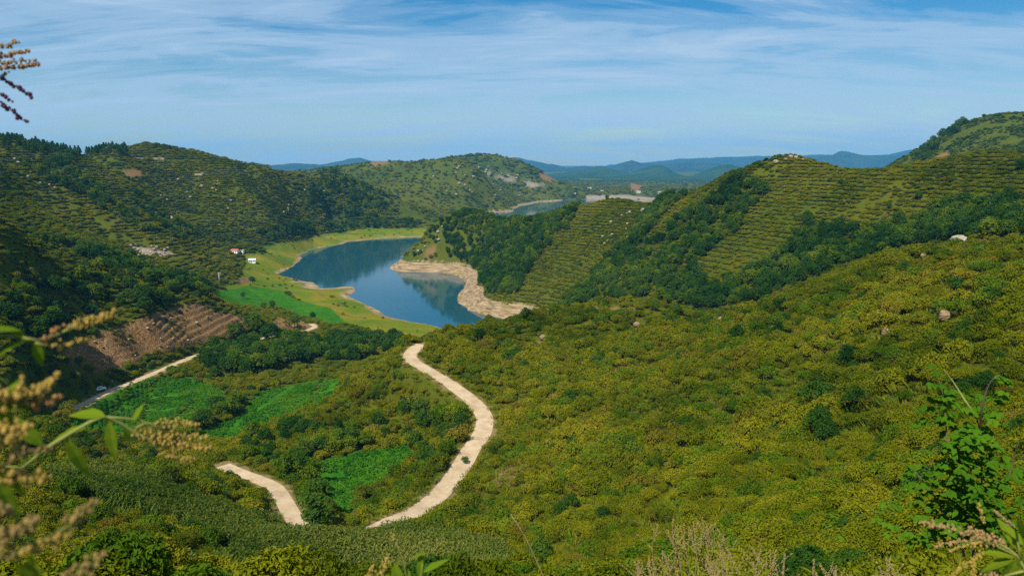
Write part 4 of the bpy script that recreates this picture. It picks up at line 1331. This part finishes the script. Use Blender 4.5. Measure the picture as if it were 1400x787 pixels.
def house(name, p, w, dp, h, rz, wallm, roofm, label, cat, roof_h=1.4, windows=2):
    t = empty(name, p, rz)
    mb = MB(); mb.box((0, 0, h / 2 - 0.4), (w, dp, h + 0.8)); mb.build('wall', [wallm], t)
    rf = MB(); o = 0.4
    a, b, e = w / 2 + o, dp / 2 + o, h - 0.05
    vs = [(-a, -b, e), (a, -b, e), (a, b, e), (-a, b, e), (-a, 0, e + roof_h), (a, 0, e + roof_h), (-a, -b, e + .18), (a, -b, e + .18), (a, b, e + .18), (-a, b, e + .18), (-a, 0, e + roof_h + .18), (a, 0, e + roof_h + .18)]
    rf.add(vs, [(6, 7, 11, 10), (8, 9, 10, 11), (1, 0, 4, 5), (3, 2, 5, 4), (0, 1, 7, 6), (2, 3, 9, 8), (0, 6, 10, 4), (4, 10, 9, 3), (1, 5, 11, 7), (5, 2, 8, 11)])
    rf.build('roof', [roofm], t)
    g = MB(); g.box((0, 0, e + roof_h * 0.42), (w - 0.1, dp * 0.55, roof_h * 0.8), 0, 0, (1, 0.05)); g.build('gable', [wallm], t)
    dm = MB(); dm.box((-w * 0.08, -dp / 2 - 0.03, 1.0), (1.0, 0.1, 2.0)); dm.build('door', [WOOD], t)
    for k in range(windows):
        wn = MB(); wn.box((w * (-0.33 + 0.62 * k / max(1, windows - 1)), -dp / 2 - 0.03, h * 0.55), (1.1, 0.1, 1.1)); wn.build('window', [DARK_GLASS], t)
    tag(t, label, cat)
    return t


def buildings():
    p, d = hit(322, 347); house('farmhouse', p, 7.5, 5.5, 3.0, R(-12), WHITE, RED_TILE, 'small white farmhouse with a red roof at the foot of the left hills', 'house')
    p, d = hit(331, 346); house('outbuilding', p, 4.5, 3.5, 2.2, R(-12), WHITE, GREY_TILE, 'low pale outbuilding beside the red roofed farmhouse', 'shed', 0.8, 1)
    p, d = hit(345, 359.5); house('shed', p, 6.6, 5.0, 2.6, R(14), WHITE, BLUE_SHEET, 'small shed with a pale blue sheet roof on the lakeside meadow', 'shed', 1.3, 2)
    # utility pole
    p, d = hit(300, 387)
    t = empty('utility_pole', p, R(20)); H = 13.5 * d / F
    mb = MB(); mb.tube([(0, 0, -0.5), (0, 0, H)], [0.24, 0.17], 8); mb.build('pole', [CONCRETE], t, True)
    mb = MB(); mb.box((0, -0.2, H - 0.5), (2.6, 0.16, 0.18)); mb.build('crossarm', [CONCRETE], t)
    for x in (-1.15, 0, 1.15):
        mb = MB(); mb.tube([(x, -0.2, H - 0.42), (x, -0.2, H - 0.05)], [0.09, 0.06], 6); mb.build('insulator', [WHITE], t)
    tag(t, 'pale concrete utility pole with a crossarm among bushes above the meadow', 'utility pole')
    # lattice mast behind the terraced hill
    r = ray(989, 240); k = 760 / math.hypot(r[0], r[1]); x, y = r[0] * k, r[1] * k; z = float(height(x, y)); top = at(989, 236, 760)[2]
    t = empty('radio_mast', (x, y, z - 0.5)); H = top - z + 0.5; nseg = 12
    red = plain('mast_red', (0.55, 0.07, 0.04), 0.6, 0.1, 2)
    for colr, nm, par in ((red, 'red_section', 0), (WHITE, 'white_section', 1)):
        mb = MB()
        for s in range(nseg):
            if (s + nseg) % 2 == par: continue
            z0, z1 = H * s / nseg, H * (s + 1) / nseg; w0, w1 = 2.6 * (1 - 0.85 * s / nseg), 2.6 * (1 - 0.85 * (s + 1) / nseg)
            for a in range(4):
                c0 = [(1, 1), (-1, 1), (-1, -1), (1, -1)][a]; c1 = [(1, 1), (-1, 1), (-1, -1), (1, -1)][(a + 1) % 4]
                mb.tube([(c0[0] * w0 / 2, c0[1] * w0 / 2, z0), (c0[0] * w1 / 2, c0[1] * w1 / 2, z1)], 0.13, 4)
                mb.tube([(c0[0] * w0 / 2, c0[1] * w0 / 2, z0), (c1[0] * w1 / 2, c1[1] * w1 / 2, z1)], 0.08, 4)
        mb.build(nm, [colr], t)
    tag(t, 'thin red and white lattice mast rising behind the terraced hill', 'mast')
    # far shore buildings
    far = [(806, 259, 26, 'white low building on the green plain beyond the far lake'), (823, 263, 22, 'pale farm building under the red scar on the far plain'), (873, 264.5, 24, 'white house with two wings on the plain above the far bank'),
           (928, 265.5, 30, 'white building nearest the right end of the far pale bank'), (937, 265.0, 24, 'last white building on the far bank beside the terraced hill'), (902, 265.6, 24, 'white building midway along the far pale bank'),
           (915, 265.5, 20, 'small pale building between larger ones on the far bank'), (785, 268, 18, 'pale hut on the far lake shore')]
    for px, py, w, lab in far:
        p, d = hit(px, py); d = min(max(d, 2350), 3600); r = ray(px, py); k = d / math.hypot(r[0], r[1]); x, y = r[0] * k, r[1] * k
        house('distant_house', (x, y, float(height(x, y))), w * 0.55, 8, 4.2, RNG.uniform(-0.2, 0.2), PALE_WALL, GREY_TILE, lab, 'house', 3.0, 3)


def boats():
    hull = plain('dark_boat_paint', (0.035, 0.028, 0.028), 0.6, 0.3, 4)
    for px, py, L, rz, lab in ((396, 367.0, 6.2, R(-70), 'dark open rowing boat lying along the near lake shore'), (378.5, 375.5, 4.0, R(-35), 'smaller dark boat drawn up at the meadow corner of the lake')):
        p = atz(px, py, 0.0); t = empty('rowing_boat', (p[0], p[1], 0.0), rz)
        n = 9; vs = []; mb = MB()
        for i in range(n):
            s = -1 + 2 * i / (n - 1); w = L * 0.17 * (1 - abs(s) ** 2.4) + 0.05; y = s * L / 2; rise = 0.35 * s * s
            vs += [(-w, y, 0.6 + rise), (-w * 0.6, y, -0.15 + rise * 0.8), (w * 0.6, y, -0.15 + rise * 0.8), (w, y, 0.6 + rise), (w * 0.85, y, 0.55 + rise), (w * 0.5, y, 0.0 + rise * 0.8), (-w * 0.5, y, 0.0 + rise * 0.8), (-w * 0.85, y, 0.55 + rise)]
        fs = []
        for i in range(n - 1):
            for k in range(8):
                k2 = (k + 1) % 8; fs.append((i * 8 + k, i * 8 + k2, i * 8 + 8 + k2, i * 8 + 8 + k))
        mb.add(vs, fs); mb.build('hull', [hull], t)
        for y in (-L * 0.2, L * 0.12):
            mb = MB(); mb.box((0, y, 0.4), (L * 0.27, 0.28, 0.06)); mb.build('seat', [WOOD], t)
        tag(t, lab, 'boat')


def car():
    p, d = hit(136, 534)
    body = plain('white_car_paint', (0.80, 0.80, 0.80), 0.25, 0.02, 2, 0.5); tyre = plain('tyre_rubber', (0.02, 0.02, 0.02), 0.9, 0.2, 5)
    t = empty('parked_car', (p[0], p[1], p[2]), R(-48))
    prof = [(-2.1, 0.35), (-2.15, 0.75), (-1.95, 0.98), (-1.2, 1.02), (-0.55, 1.48), (0.9, 1.52), (1.75, 1.08), (2.1, 0.98), (2.15, 0.4)]
    mb = MB(); n = len(prof); vs = []
    for sx, k in ((-0.84, 0), (0.84, 0)):
        vs += [(sx * (0.86 if z > 1.2 else 1.0), x, z) for x, z in prof]
    fs = [tuple(range(n))[::-1], tuple(range(n, 2 * n))] + [(i, (i + 1) % n, n + (i + 1) % n, n + i) for i in range(n)]
    mb.add(vs, fs); mb.build('body', [body], t)
    for nm, y0, z0, y1, z1 in (('windscreen', -1.14, 1.07, -0.62, 1.43), ('rear_window', 1.62, 1.15, 0.98, 1.47)):
        g = MB(); s = -1 if y0 < 0 else 1
        g.add([(-0.68, y0 + s * 0.02, z0 + .02), (0.68, y0 + s * 0.02, z0 + .02), (0.62, y1 + s * 0.02, z1 + .02), (-0.62, y1 + s * 0.02, z1 + .02), (-0.68, y0, z0 - .02), (0.68, y0, z0 - .02), (0.62, y1, z1 - .02), (-0.62, y1, z1 - .02)], [(0, 1, 2, 3), (7, 6, 5, 4), (0, 4, 5, 1), (2, 6, 7, 3), (0, 3, 7, 4), (1, 5, 6, 2)])
        g.build(nm, [DARK_GLASS], t)
    for sx in (-1, 1):
        g = MB(); g.box((sx * 0.80, 0.2, 1.2), (0.06, 1.7, 0.34), 0, 0, (1, 0.8)); g.build('side_window', [DARK_GLASS], t)
        for y in (-1.3, 1.35):
            w = MB(); w.tube([(sx * 0.66, y, 0.33), (sx * 0.88, y, 0.33)], 0.33, 14); wo = w.build('wheel', [tyre], t)
    tag(t, 'white car parked in the bushes beside the pale valley road', 'car')


def single_plants():
    """shrubs and trees that stand out one by one"""
    S = [(626, 724, 5, 1.25, 'dense dark green rounded shrub below the road near the corn'), (716, 612, 3, 1.5, 'bright green round shrub on the slope right of the road bend'),
         (785, 612, 5, 1.5, 'dark upright shrub in the middle of the near slope'), (828, 508, 3, 1.7, 'bright green spreading shrub under the near spur summit'), (1068, 600, 5, 1.7, 'tall dark leafy shrub in the middle of the right slope'),
         (1040, 645, 5, 1.4, 'dark ragged shrub just below the tall dark one'), (996, 672, 5, 1.2, 'small dark shrub low on the right slope'), (636, 633, 5, 0.9, 'small dark bush leaning over the edge of the pale road'),
         (290, 672, 5, 1.7, 'dark round bush between the corn and the lower road'), (172, 650, 0, 1.8, 'yellow green feathery bush at the top of the corn'), (360, 674, 4, 1.0, 'brownish bush growing against the lower pale road'),
         (310, 575, 0, 1.9, 'olive bush standing between the two green fields'), (790, 560, 3, 1.2, 'light green shrub above the dark upright one'), (606, 478, 5, 1.3, 'dark bush where the road leaves over the saddle'),
         (640, 500, 3, 1.3, 'bright bush on the cutting above the road bend')]
    for px, py, v, r, lab in S:
        p, d = hit(px, py); o = link('shrub', SVAR[v]); o.location = p - np.array([0, 0, 0.1]); o.scale = (r, r, r * 1.15); o.rotation_euler = (0, 0, px)
        tag(o, lab, 'shrub')
    T = [(403, 449, 1, 7.5, 'dark lone tree between the road loop and the green flats'), (373, 422, 0, 6, 'dark tree at the left edge of the green flats'), (360, 424, 2, 5.5, 'small dark tree behind the brown terraces'),
         (428, 437, 1, 5, 'low dark tree at the road loop'), (345, 388, 3, 6.5, 'round dark tree on the meadow below the blue shed'), (332, 408, 0, 5, 'dark bushy tree at the field corner by the utility pole'),
         (756, 437, 4, 5.5, 'green tree on the grassy inlet shore'), (718, 440, 4, 5.0, 'green tree at the waterside end of the bare bank'), (435, 735, 0, 7.5, 'dark tree with a pale bare trunk between road and corn'),
         (793, 276, 1, 9, 'big round tree on the saddle of the peninsula ridge'), (830, 276, 0, 6, 'tree right of the big round one on the peninsula ridge'), (775, 318, 0, 7, 'lone round tree on the terraced peninsula slope'),
         (1042, 270, 1, 10, 'large dark tree top right of the gully under the summit'), (995, 272, 0, 6, 'lone dark tree left of the summit gully'), (1148, 256, 0, 4.5, 'small dark tree high on the terraced face'),
         (1256, 274, 0, 5, 'dark round tree on the upper right terraces'), (1395, 234, 1, 5, 'dark tree at the right edge of the terraces'), (1210, 228, 0, 3.5, 'small tree breaking the skyline of the terraced ridge'), (1215, 288, 1, 4.0, 'small bushy tree in the right middle terraces')]
    for px, py, v, h, lab in T:
        p, d = hit(px, py); o = empty('broadleaf_tree', tuple(p), px); k = h / 6.0; o.scale = (k, k, k)
        link('trunk', TVAR[v][0], o); link('crown', TVAR[v][1], o); tag(o, lab, 'tree')


rocks()
buildings()
boats()
car()
single_plants()


# ------------------------------------------------------------------ the plants close to the camera
HERB_LEAF = leaf_mat('herb_leaves', (0.040, 0.095, 0.006), (0.085, 0.150, 0.008), (0.160, 0.210, 0.012), 0.35, 3.0)
SAP_LEAF = leaf_mat('sapling_leaves', (0.028, 0.085, 0.006), (0.060, 0.150, 0.008), (0.120, 0.23, 0.012), 0.32, 2.0)
HERB_STEM = plain('herb_stem', (0.16, 0.17, 0.03), 0.7, 0.3, 30)
DRY_STEM = plain('dry_stem', (0.20, 0.145, 0.06), 0.8, 0.3, 30)
BUD_GOLD = plain('golden_buds', (0.30, 0.20, 0.035), 0.8, 0.35, 60)
BUD_PINK = plain('pinkish_buds', (0.28, 0.165, 0.065), 0.8, 0.35, 60)
BUD_BROWN = plain('brownish_buds', (0.20, 0.135, 0.035), 0.8, 0.35, 60)
BUD_PURPLE = plain('purple_buds', (0.075, 0.022, 0.050), 0.8, 0.4, 60)
BUD_ORANGE = plain('orange_buds', (0.28, 0.14, 0.04), 0.8, 0.35, 60)
SEED_TAN = plain('tan_seed_heads', (0.22, 0.17, 0.058), 0.9, 0.35, 40)


def arc(a, b, sag, n=7):
    a, b = np.asarray(a, float), np.asarray(b, float); t = np.linspace(0, 1, n)[:, None]
    return a + (b - a) * t + np.array([0, 0, 1.0]) * (4 * sag * t * (1 - t))


def spike(name, a, b, bud, n, thick, mats, parent, sag=0.0, sides=0, seed=0):
    bud, n = bud * 0.60, int(n * 0.95)
    """a flower or seed spike: thin axis beset with small buds, thinner at the tip"""
    rng = np.random.default_rng(seed); L = arc(a, b, sag, 9); mb = MB()
    ln = np.linalg.norm(np.asarray(b, float) - np.asarray(a, float))
    mb.tube(L, np.linspace(bud * 0.28, bud * 0.12, 9), 5, 1)
    for i in range(n):
        t = (i + rng.random()) / n; k = t * 8; j = min(int(k), 7); c = L[j] + (L[j + 1] - L[j]) * (k - j)
        w = thick * (1.0 - 0.55 * t)
        c = c + rng.normal(size=3) * w * 0.55
        blob(mb, c, bud * rng.uniform(0.6, 1.25) * np.array([1, 1, 1.1]), 0, 6, 4, rng, 0.15)
    return mb.build(name, mats, parent)


def local(t, p):
    return np.asarray(p, float) - np.asarray(t.location)


def ground_under(px, d):
    r = ray(px, 400.0); k = d / math.hypot(r[0], r[1]); x, y = r[0] * k, r[1] * k
    return np.array([x, y, float(height(x, y))])


def herb(name, label, cat, root, stems, leaves, spikes, leafmat, stemmat, group=None):
    """root: point; stems: point lists; leaves: (base, direction, length, width); spikes: (a, b, bud, n, thick, material, sag)"""
    t = empty(name, tuple(root)); mb = MB()
    for S, r0 in stems:
        P = np.array([local(t, p) for p in S]); P = spline(P, 0.06)
        mb.tube(P, np.linspace(r0, r0 * 0.45, len(P)), 6)
    mb.build('stem', [stemmat], t, True)
    if leaves:
        lb = MB()
        for b, dr, ln, wd in leaves:
            lb.leaf(local(t, b), dr, (0.1 * RNG.normal(), 0.1 * RNG.normal() - 0.4, 1), ln, wd, 0.25, 0.22)
        lb.build('foliage', [leafmat], t)
    for i, (a, b, bud, n, th, m, sg) in enumerate(spikes):
        spike('flower_spike', local(t, a), local(t, b), bud, n, th, [m, stemmat], t, sg, 0, i + len(label))
    tag(t, label, cat, group)
    return t


def pxdir(px0, py0, px1, py1, d, dd=0.0):
    v = at(px1, py1, d + dd) - at(px0, py0, d); return v / np.linalg.norm(v)


def foreground():
    A = at
    # tall plant at the left edge: spikes reach into the sky
    d = 1.7; rt = ground_under(-170, d)
    ax = [A(-170, 560, d), A(-165, 330, d), A(-150, 170, d), A(-120, 90, d)]
    sp = [(A(-60, 80, d), A(26, 58, d), 0.0051, 46, 0.0084, BUD_PINK, .002), (A(-60, 84, d), A(40, 70, d), 0.0051, 60, 0.0070, BUD_ORANGE, -.002), (A(-70, 100, d), A(55, 88, d), 0.0054, 90, 0.0077, BUD_ORANGE, -.002), (A(-60, 92, d), A(47, 81, d), 0.0048, 50, 0.0070, BUD_PINK, -.001),
          (A(-70, 70, d), A(45, 133, d), 0.0054, 70, 0.0056, BUD_PURPLE, .006), (A(-70, 95, d), A(16, 138, d), 0.0051, 50, 0.0056, BUD_PURPLE, .004), (A(-80, 95, d), A(37, 169, d), 0.0057, 66, 0.0056, BUD_PURPLE, .010)]
    herb('flowering_plant', 'tall plant with purple and orange flower spikes against the sky', 'plant', rt, [([rt] + ax, .006)] + [([A(-150, 170 + 20 * i, d), s[0]], .003) for i, s in enumerate(sp)], [(A(-165, 330, d), (-.6, .2, .5), .12, .03)], sp, HERB_LEAF, HERB_STEM)
    # arching stem with a golden panicle over the green fields
    d = 1.15; rt = ground_under(-60, d)
    sp = [(A(186, 592, d), A(258, 604, d), .0036, 80, .010, BUD_GOLD, .0), (A(200, 600, d), A(288, 610, d), .0036, 90, .009, BUD_GOLD, -.004), (A(214, 580, d), A(272, 581, d), .0034, 60, .007, BUD_GOLD, .002), (A(228, 592, d), A(287, 597, d), .0034, 64, .007, BUD_GOLD, -.003), (A(218, 612, d), A(266, 627, d), .0032, 46, .006, BUD_GOLD, -.006)]
    lv = [(A(145, 570, d), pxdir(145, 570, 92, 558, d, .05), .075, .022), (A(150, 573, d), pxdir(150, 573, 152, 632, d), .07, .018), (A(90, 598, d), pxdir(90, 598, 118, 650, d), .075, .018), (A(120, 585, d), pxdir(120, 585, 62, 596, d, .05), .085, .022), (A(182, 577, d), pxdir(182, 577, 192, 552, d), .03, .010), (A(170, 585, d), pxdir(170, 585, 178, 603, d), .025, .009), (A(60, 610, d), pxdir(60, 610, 10, 570, d), .09, .026)]
    herb('goldenrod', 'arching stem with a golden flower panicle over the green fields', 'plant', rt, [([rt, A(-40, 740, d), A(30, 640, d), A(100, 590, d), A(145, 570, d), A(186, 592, d), A(215, 604, d)], .0042), ([A(145, 570, d), A(190, 574, d), A(228, 590, d)], .002), ([A(186, 585, d), A(200, 578, d), A(216, 580, d)], .002), ([A(200, 600, d), A(222, 614, d)], .002)], lv, sp, HERB_LEAF, HERB_STEM)
    # blurred panicles on the left
    d = .72; rt = ground_under(-80, d)
    sp = [(A(-20, 620, d), A(30, 590, d), .0040, 40, .009, BUD_GOLD, 0), (A(0, 625, d), A(66, 612, d), .0038, 36, .006, BUD_BROWN, 0), (A(-10, 650, d), A(62, 652, d), .0042, 40, .009, BUD_GOLD, 0), (A(-20, 600, d), A(44, 580, d), .0040, 40, .008, BUD_GOLD, 0)]
    herb('goldenrod', 'blurred golden panicle beside the left end of the valley road', 'plant', rt, [([rt, A(-70, 800, d), A(-45, 690, d), A(-15, 625, d), A(20, 600, d)], .004)], [(A(-10, 640, d), pxdir(-10, 640, 14, 700, d), .06, .014), (A(-20, 630, d), pxdir(-20, 630, 40, 668, d), .05, .012)], sp, HERB_LEAF, HERB_STEM)
    d = .9; rt = ground_under(-110, d)
    sp = [(A(98, 448, d), A(130, 438, d), .0036, 44, .007, BUD_GOLD, 0), (A(122, 440, d), A(156, 430, d), .0036, 46, .007, BUD_GOLD, 0), (A(60, 466, d), A(82, 446, d), .003, 24, .005, BUD_ORANGE, 0), (A(70, 474, d), A(128, 462, d), .003, 26, .005, BUD_GOLD, 0)]
    lv = [(A(48, 466, d), pxdir(48, 466, 52, 482, d), .03, .011), (A(30, 452, d), pxdir(30, 452, -10, 448, d), .05, .014), (A(44, 462, d), pxdir(44, 462, 6, 476, d), .045, .014), (A(14, 450, d), pxdir(14, 450, 30, 458, d), .03, .010)]
    herb('goldenrod', 'blurred golden panicle in front of the upper end of the brown terraces', 'plant', rt, [([rt, A(-90, 640, d), A(-50, 510, d), A(0, 458, d), A(50, 466, d), A(98, 448, d), A(122, 440, d)], .003), ([A(30, 462, d), A(60, 466, d)], .002), ([A(48, 468, d), A(70, 474, d)], .002)], lv, sp, HERB_LEAF, HERB_STEM)
    d = .75; rt = ground_under(-130, d)
    sp = [(A(-20, 548, d), A(28, 536, d), .0042, 46, .012, BUD_GOLD, 0), (A(20, 544, d), A(62, 530, d), .0040, 44, .010, BUD_GOLD, 0), (A(58, 528, d), A(80, 512, d), .0038, 16, .005, BUD_GOLD, 0), (A(40, 556, d), A(84, 544, d), .0036, 24, .006, BUD_ORANGE, 0)]
    lv = [(A(0, 560, d), pxdir(0, 560, 34, 553, d), .03, .013), (A(-5, 562, d), pxdir(-5, 562, 20, 582, d), .03, .013), (A(0, 558, d), pxdir(0, 558, 10, 536, d), .028, .012)]
    herb('goldenrod', 'blurred yellow panicle above the left end of the valley road', 'plant', rt, [([rt, A(-110, 760, d), A(-70, 630, d), A(-20, 555, d), A(20, 545, d), A(60, 528, d)], .0032), ([A(10, 548, d), A(40, 556, d)], .002)], lv, sp, HERB_LEAF, HERB_STEM)
    d = .62; rt = ground_under(-60, d)
    sp = [(A(-20, 770, d), A(52, 706, d), .0038, 50, .009, BUD_BROWN, 0), (A(20, 760, d), A(98, 728, d), .0036, 44, .006, BUD_GOLD, 0), (A(-10, 740, d), A(40, 712, d), .0038, 36, .008, BUD_BROWN, 0), (A(-10, 690, d), A(16, 700, d), .0036, 20, .007, BUD_BROWN, 0), (A(96, 790, d), A(140, 758, d), .0036, 34, .008, BUD_BROWN, 0), (A(92, 720, d), A(128, 684, d), .0032, 26, .006, BUD_BROWN, 0)]
    herb('goldenrod', 'blurred brownish flower heads in the bottom left corner', 'plant', rt, [([rt, A(-40, 820, d), A(-20, 772, d), A(30, 752, d), A(92, 720, d)], .0034), ([A(0, 800, d), A(60, 806, d), A(100, 788, d)], .0025)], [(A(20, 770, d), pxdir(20, 770, 60, 800, d), .04, .013), (A(40, 756, d), pxdir(40, 756, 50, 790, d), .03, .01)], sp, HERB_LEAF, HERB_STEM)
    # bottom centre
    d = 1.3; rt = ground_under(560, d)
    sp = [(A(538, 760, d), A(512, 748, d), .0034, 0, .006, BUD_GOLD, 0), (A(540, 740, d), A(536, 728, d), .0034, 12, .005, BUD_GOLD, 0), (A(520, 790, d), A(530, 758, d), .0036, 34, .008, BUD_GOLD, 0), (A(505, 800, d), A(512, 770, d), .0036, 24, .008, BUD_GOLD, 0), (A(498, 795, d), A(506, 778, d), .0034, 16, .006, BUD_GOLD, 0)][1:]
    lv = [(A(573, 790, d), pxdir(573, 790, 576, 752, d), .055, .014), (A(578, 782, d), pxdir(578, 782, 612, 760, d), .055, .014), (A(560, 765, d), pxdir(560, 765, 584, 750, d), .035, .009), (A(545, 795, d), pxdir(545, 795, 538, 768, d), .04, .022), (A(560, 800, d), pxdir(560, 800, 556, 772, d), .035, .012), (A(540, 792, d), pxdir(540, 792, 508, 780, d), .045, .013)]
    herb('goldenrod', 'small golden panicle and narrow leaves at the bottom centre', 'plant', rt, [([rt, A(565, 850, d), A(556, 790, d), A(550, 762, d), A(540, 738, d)], .0022), ([A(560, 810, d), A(575, 790, d), A(578, 770, d)], .002), ([A(555, 800, d), A(520, 792, d)], .002)], lv, sp, HERB_LEAF, HERB_STEM)
    d = 3.2; rt = ground_under(775, d)
    herb('grass_stalk', 'single thin dry stalk leaning left in front of the near slope', 'plant', rt, [([rt, A(760, 840, d), A(735, 770, d), A(716, 730, d), A(698, 703, d)], .0045)], [(A(725, 750, d), pxdir(725, 750, 728, 736, d), .05, .008)], [(A(712, 722, d), A(698, 702, d), .005, 8, .003, SEED_TAN, 0)], GRASS_GOLD, DRY_STEM)
    # dry seed heads along the bottom
    rng = np.random.default_rng(90)
    for lab, x0, x1, ytop, d, n in (('dense clump of dry tan seed heads left of centre along the bottom', 890, 985, 704, 5.2, 26), ('dry tan seed heads in the middle of the bottom row', 960, 1075, 738, 4.6, 24), ('lowest dry seed heads in front of the bottom row', 865, 930, 758, 4.2, 12),
                                    ('pale seed heads right of the bottom row', 1060, 1160, 762, 4.6, 13), ('thin pale seed spikes below the tall leafy sapling', 1195, 1245, 752, 4.4, 5)):
        rt = ground_under((x0 + x1) / 2, d); stems, sp, lv = [], [], []
        for i in range(n):
            px = rng.uniform(x0, x1); py = ytop + abs(rng.normal()) * 26 + abs(px - (x0 + x1) / 2) * 0.25
            lean = rng.uniform(-26, 14); dd = d + rng.uniform(-.3, .3)
            tip, b0 = A(px, py, dd), A(px - lean, py + rng.uniform(34, 60), dd)
            stems.append(([rt + rng.normal(size=3) * (.06, .06, 0), A((px + (x0 + x1) / 2) / 2 - lean * .5, py + 130, dd), b0, tip], .004))
            for k in range(3):
                q = b0 + (tip - b0) * rng.uniform(0.0, .6); e = q + np.array([rng.normal() * .06, rng.normal() * .03, .07 + .06 * rng.random()])
                sp.append((q, e, .0065, 12, .006, SEED_TAN, .004))
            sp.append((b0 + (tip - b0) * .35, tip, .0075, 24, .008, SEED_TAN, 0))
            for k in range(5):
                q = b0 + (tip - b0) * rng.uniform(-.6, .5); lv.append((q, rng.normal(size=3) * (1, 1, .4) + (0, 0, .3), .09, .02))
        t = empty('seed_head_plant', tuple(rt)); mb = MB()
        for S, r0 in stems:
            P = spline(np.array([local(t, p) for p in S]), .12); mb.tube(P, np.linspace(r0, r0 * .5, len(P)), 5)
        mb.build('stem', [DRY_STEM], t)
        lb = MB()
        for b, dr, ln, wd in lv: lb.leaf(local(t, b), dr, (0, 0, 1), ln, wd, .2, .3)
        lb.build('foliage', [LEAF_OLIVE], t)
        for i, (a, b, bud, nn, th, m, sg) in enumerate(sp[:96]):
            spike('seed_head', local(t, a), local(t, b), bud, nn, th, [m, DRY_STEM], t, sg, 0, i)
        tag(t, lab, 'plant')
    # leafy sapling on the right
    d = 8.0; rt = ground_under(1325, d); t = empty('leafy_sapling', tuple(rt)); lb = MB(); rng = np.random.default_rng(77)
    def leaf_at(p, s):
        an = rng.uniform(0, 6.28); dr = np.array([math.cos(an), math.sin(an) * .7 - .3, rng.uniform(-.5, .25)])
        for k in (-0.9, 0.0, 0.9):                                  # three leaflets on a short stalk
            c, s_ = math.cos(k), math.sin(k); dk = np.array([dr[0] * c - dr[1] * s_, dr[0] * s_ + dr[1] * c, dr[2]])
            lb.leaf(local(t, p) + dr * .03, dk, (rng.normal() * .2, -.35 + rng.normal() * .2, 1), s * rng.uniform(.8, 1.2), s * .72, .2, .3)
    stems = [[(1318, 760), (1300, 660), (1294, 590), (1290, 545), (1284, 520)], [(1330, 760), (1342, 660), (1340, 600), (1336, 570)], [(1336, 572), (1318, 545), (1302, 520), (1290, 505)], [(1340, 600), (1342, 560), (1350, 530), (1362, 514), (1372, 520)],
             [(1312, 740), (1285, 690), (1268, 665), (1252, 645), (1246, 640)], [(1340, 740), (1370, 680), (1385, 630), (1392, 600)], [(1325, 720), (1320, 670), (1316, 625)]]
    for S in stems:
        P = np.array([A(x, y, d + .15 * math.sin(x)) for x, y in S]); P = spline(P, .05); mb = MB()
        mb.tube(np.array([local(t, p) for p in P]), np.linspace(.012, .004, len(P)), 6); mb.build('stem', [HERB_STEM if S[0][0] == 1336 else BARK], t, True)
    for px, py, s, n in ((1284, 510, .10, 3), (1278, 530, .10, 4), (1290, 545, .10, 5), (1300, 540, .11, 4), (1268, 552, .10, 4), (1272, 570, .11, 6), (1290, 575, .11, 6), (1340, 558, .10, 7), (1352, 566, .10, 5), (1332, 530, .10, 2), (1358, 540, .10, 5), (1372, 545, .09, 3), (1368, 518, .09, 3),
                         (1312, 560, .10, 3), (1246, 640, .10, 3), (1250, 658, .10, 4)):
        for i in range(n): leaf_at(A(px + rng.normal() * 9, py + rng.normal() * 6, d + rng.normal() * .12), s * .8)
    for i in range(650):                                            # the leafy lower body of the plant
        v = rng.random() ** .7; py = 575 + v * 165; half = 22 + 62 * v
        px = 1322 + rng.normal() * half * .62
        leaf_at(A(px, py, d + rng.normal() * .3), .07)
    lb.build('foliage', [SAP_LEAF], t)
    tag(t, 'tall bright green leafy sapling with two arching shoots at lower right', 'sapling')
    # flowering plant in the bottom right corner
    d = 1.7; rt = ground_under(1440, d)
    sp = [(A(1362, 742, d), A(1258, 713, d), .0042, 90, .011, BUD_PINK, .004), (A(1350, 738, d), A(1277, 746, d), .0040, 60, .008, BUD_PINK, .004), (A(1345, 740, d), A(1298, 753, d), .0038, 40, .006, BUD_GOLD, .002), (A(1372, 742, d), A(1322, 722, d), .0042, 60, .010, BUD_PINK, 0), (A(1345, 752, d), A(1300, 786, d), .0042, 36, .006, BUD_GOLD, 0),
          (A(1330, 790, d), A(1332, 766, d), .0042, 24, .006, BUD_GOLD, 0), (A(1345, 795, d), A(1362, 778, d), .0042, 40, .012, BUD_PINK, 0), (A(1345, 715, d), A(1338, 688, d), .0036, 26, .005, BUD_GOLD, 0), (A(1386, 720, d), A(1360, 698, d), .0034, 30, .004, SEED_TAN, 0)]
    lv = [(A(1392, 760, d), pxdir(1392, 760, 1352, 752, d), .07, .022), (A(1388, 765, d), pxdir(1388, 765, 1374, 800, d), .075, .028), (A(1395, 755, d), pxdir(1395, 755, 1374, 712, d, .05), .09, .034), (A(1400, 760, d), pxdir(1400, 760, 1425, 740, d), .08, .03), (A(1385, 765, d), pxdir(1385, 765, 1340, 775, d), .07, .024), (A(1398, 735, d), pxdir(1398, 735, 1404, 700, d, -.05), .08, .035), (A(1405, 770, d), pxdir(1405, 770, 1398, 800, d), .06, .03)]
    herb('flowering_plant', 'pinkish flower spikes and big yellow green leaves in the bottom right corner', 'plant', rt, [([rt, A(1430, 880, d), A(1408, 800, d), A(1392, 760, d), A(1364, 742, d)], .005), ([A(1400, 780, d), A(1360, 790, d), A(1345, 795, d)], .003), ([A(1392, 760, d), A(1350, 740, d)], .0025), ([A(1395, 765, d), A(1390, 730, d), A(1386, 720, d)], .003)], lv, sp, HERB_LEAF, HERB_STEM)


foreground()
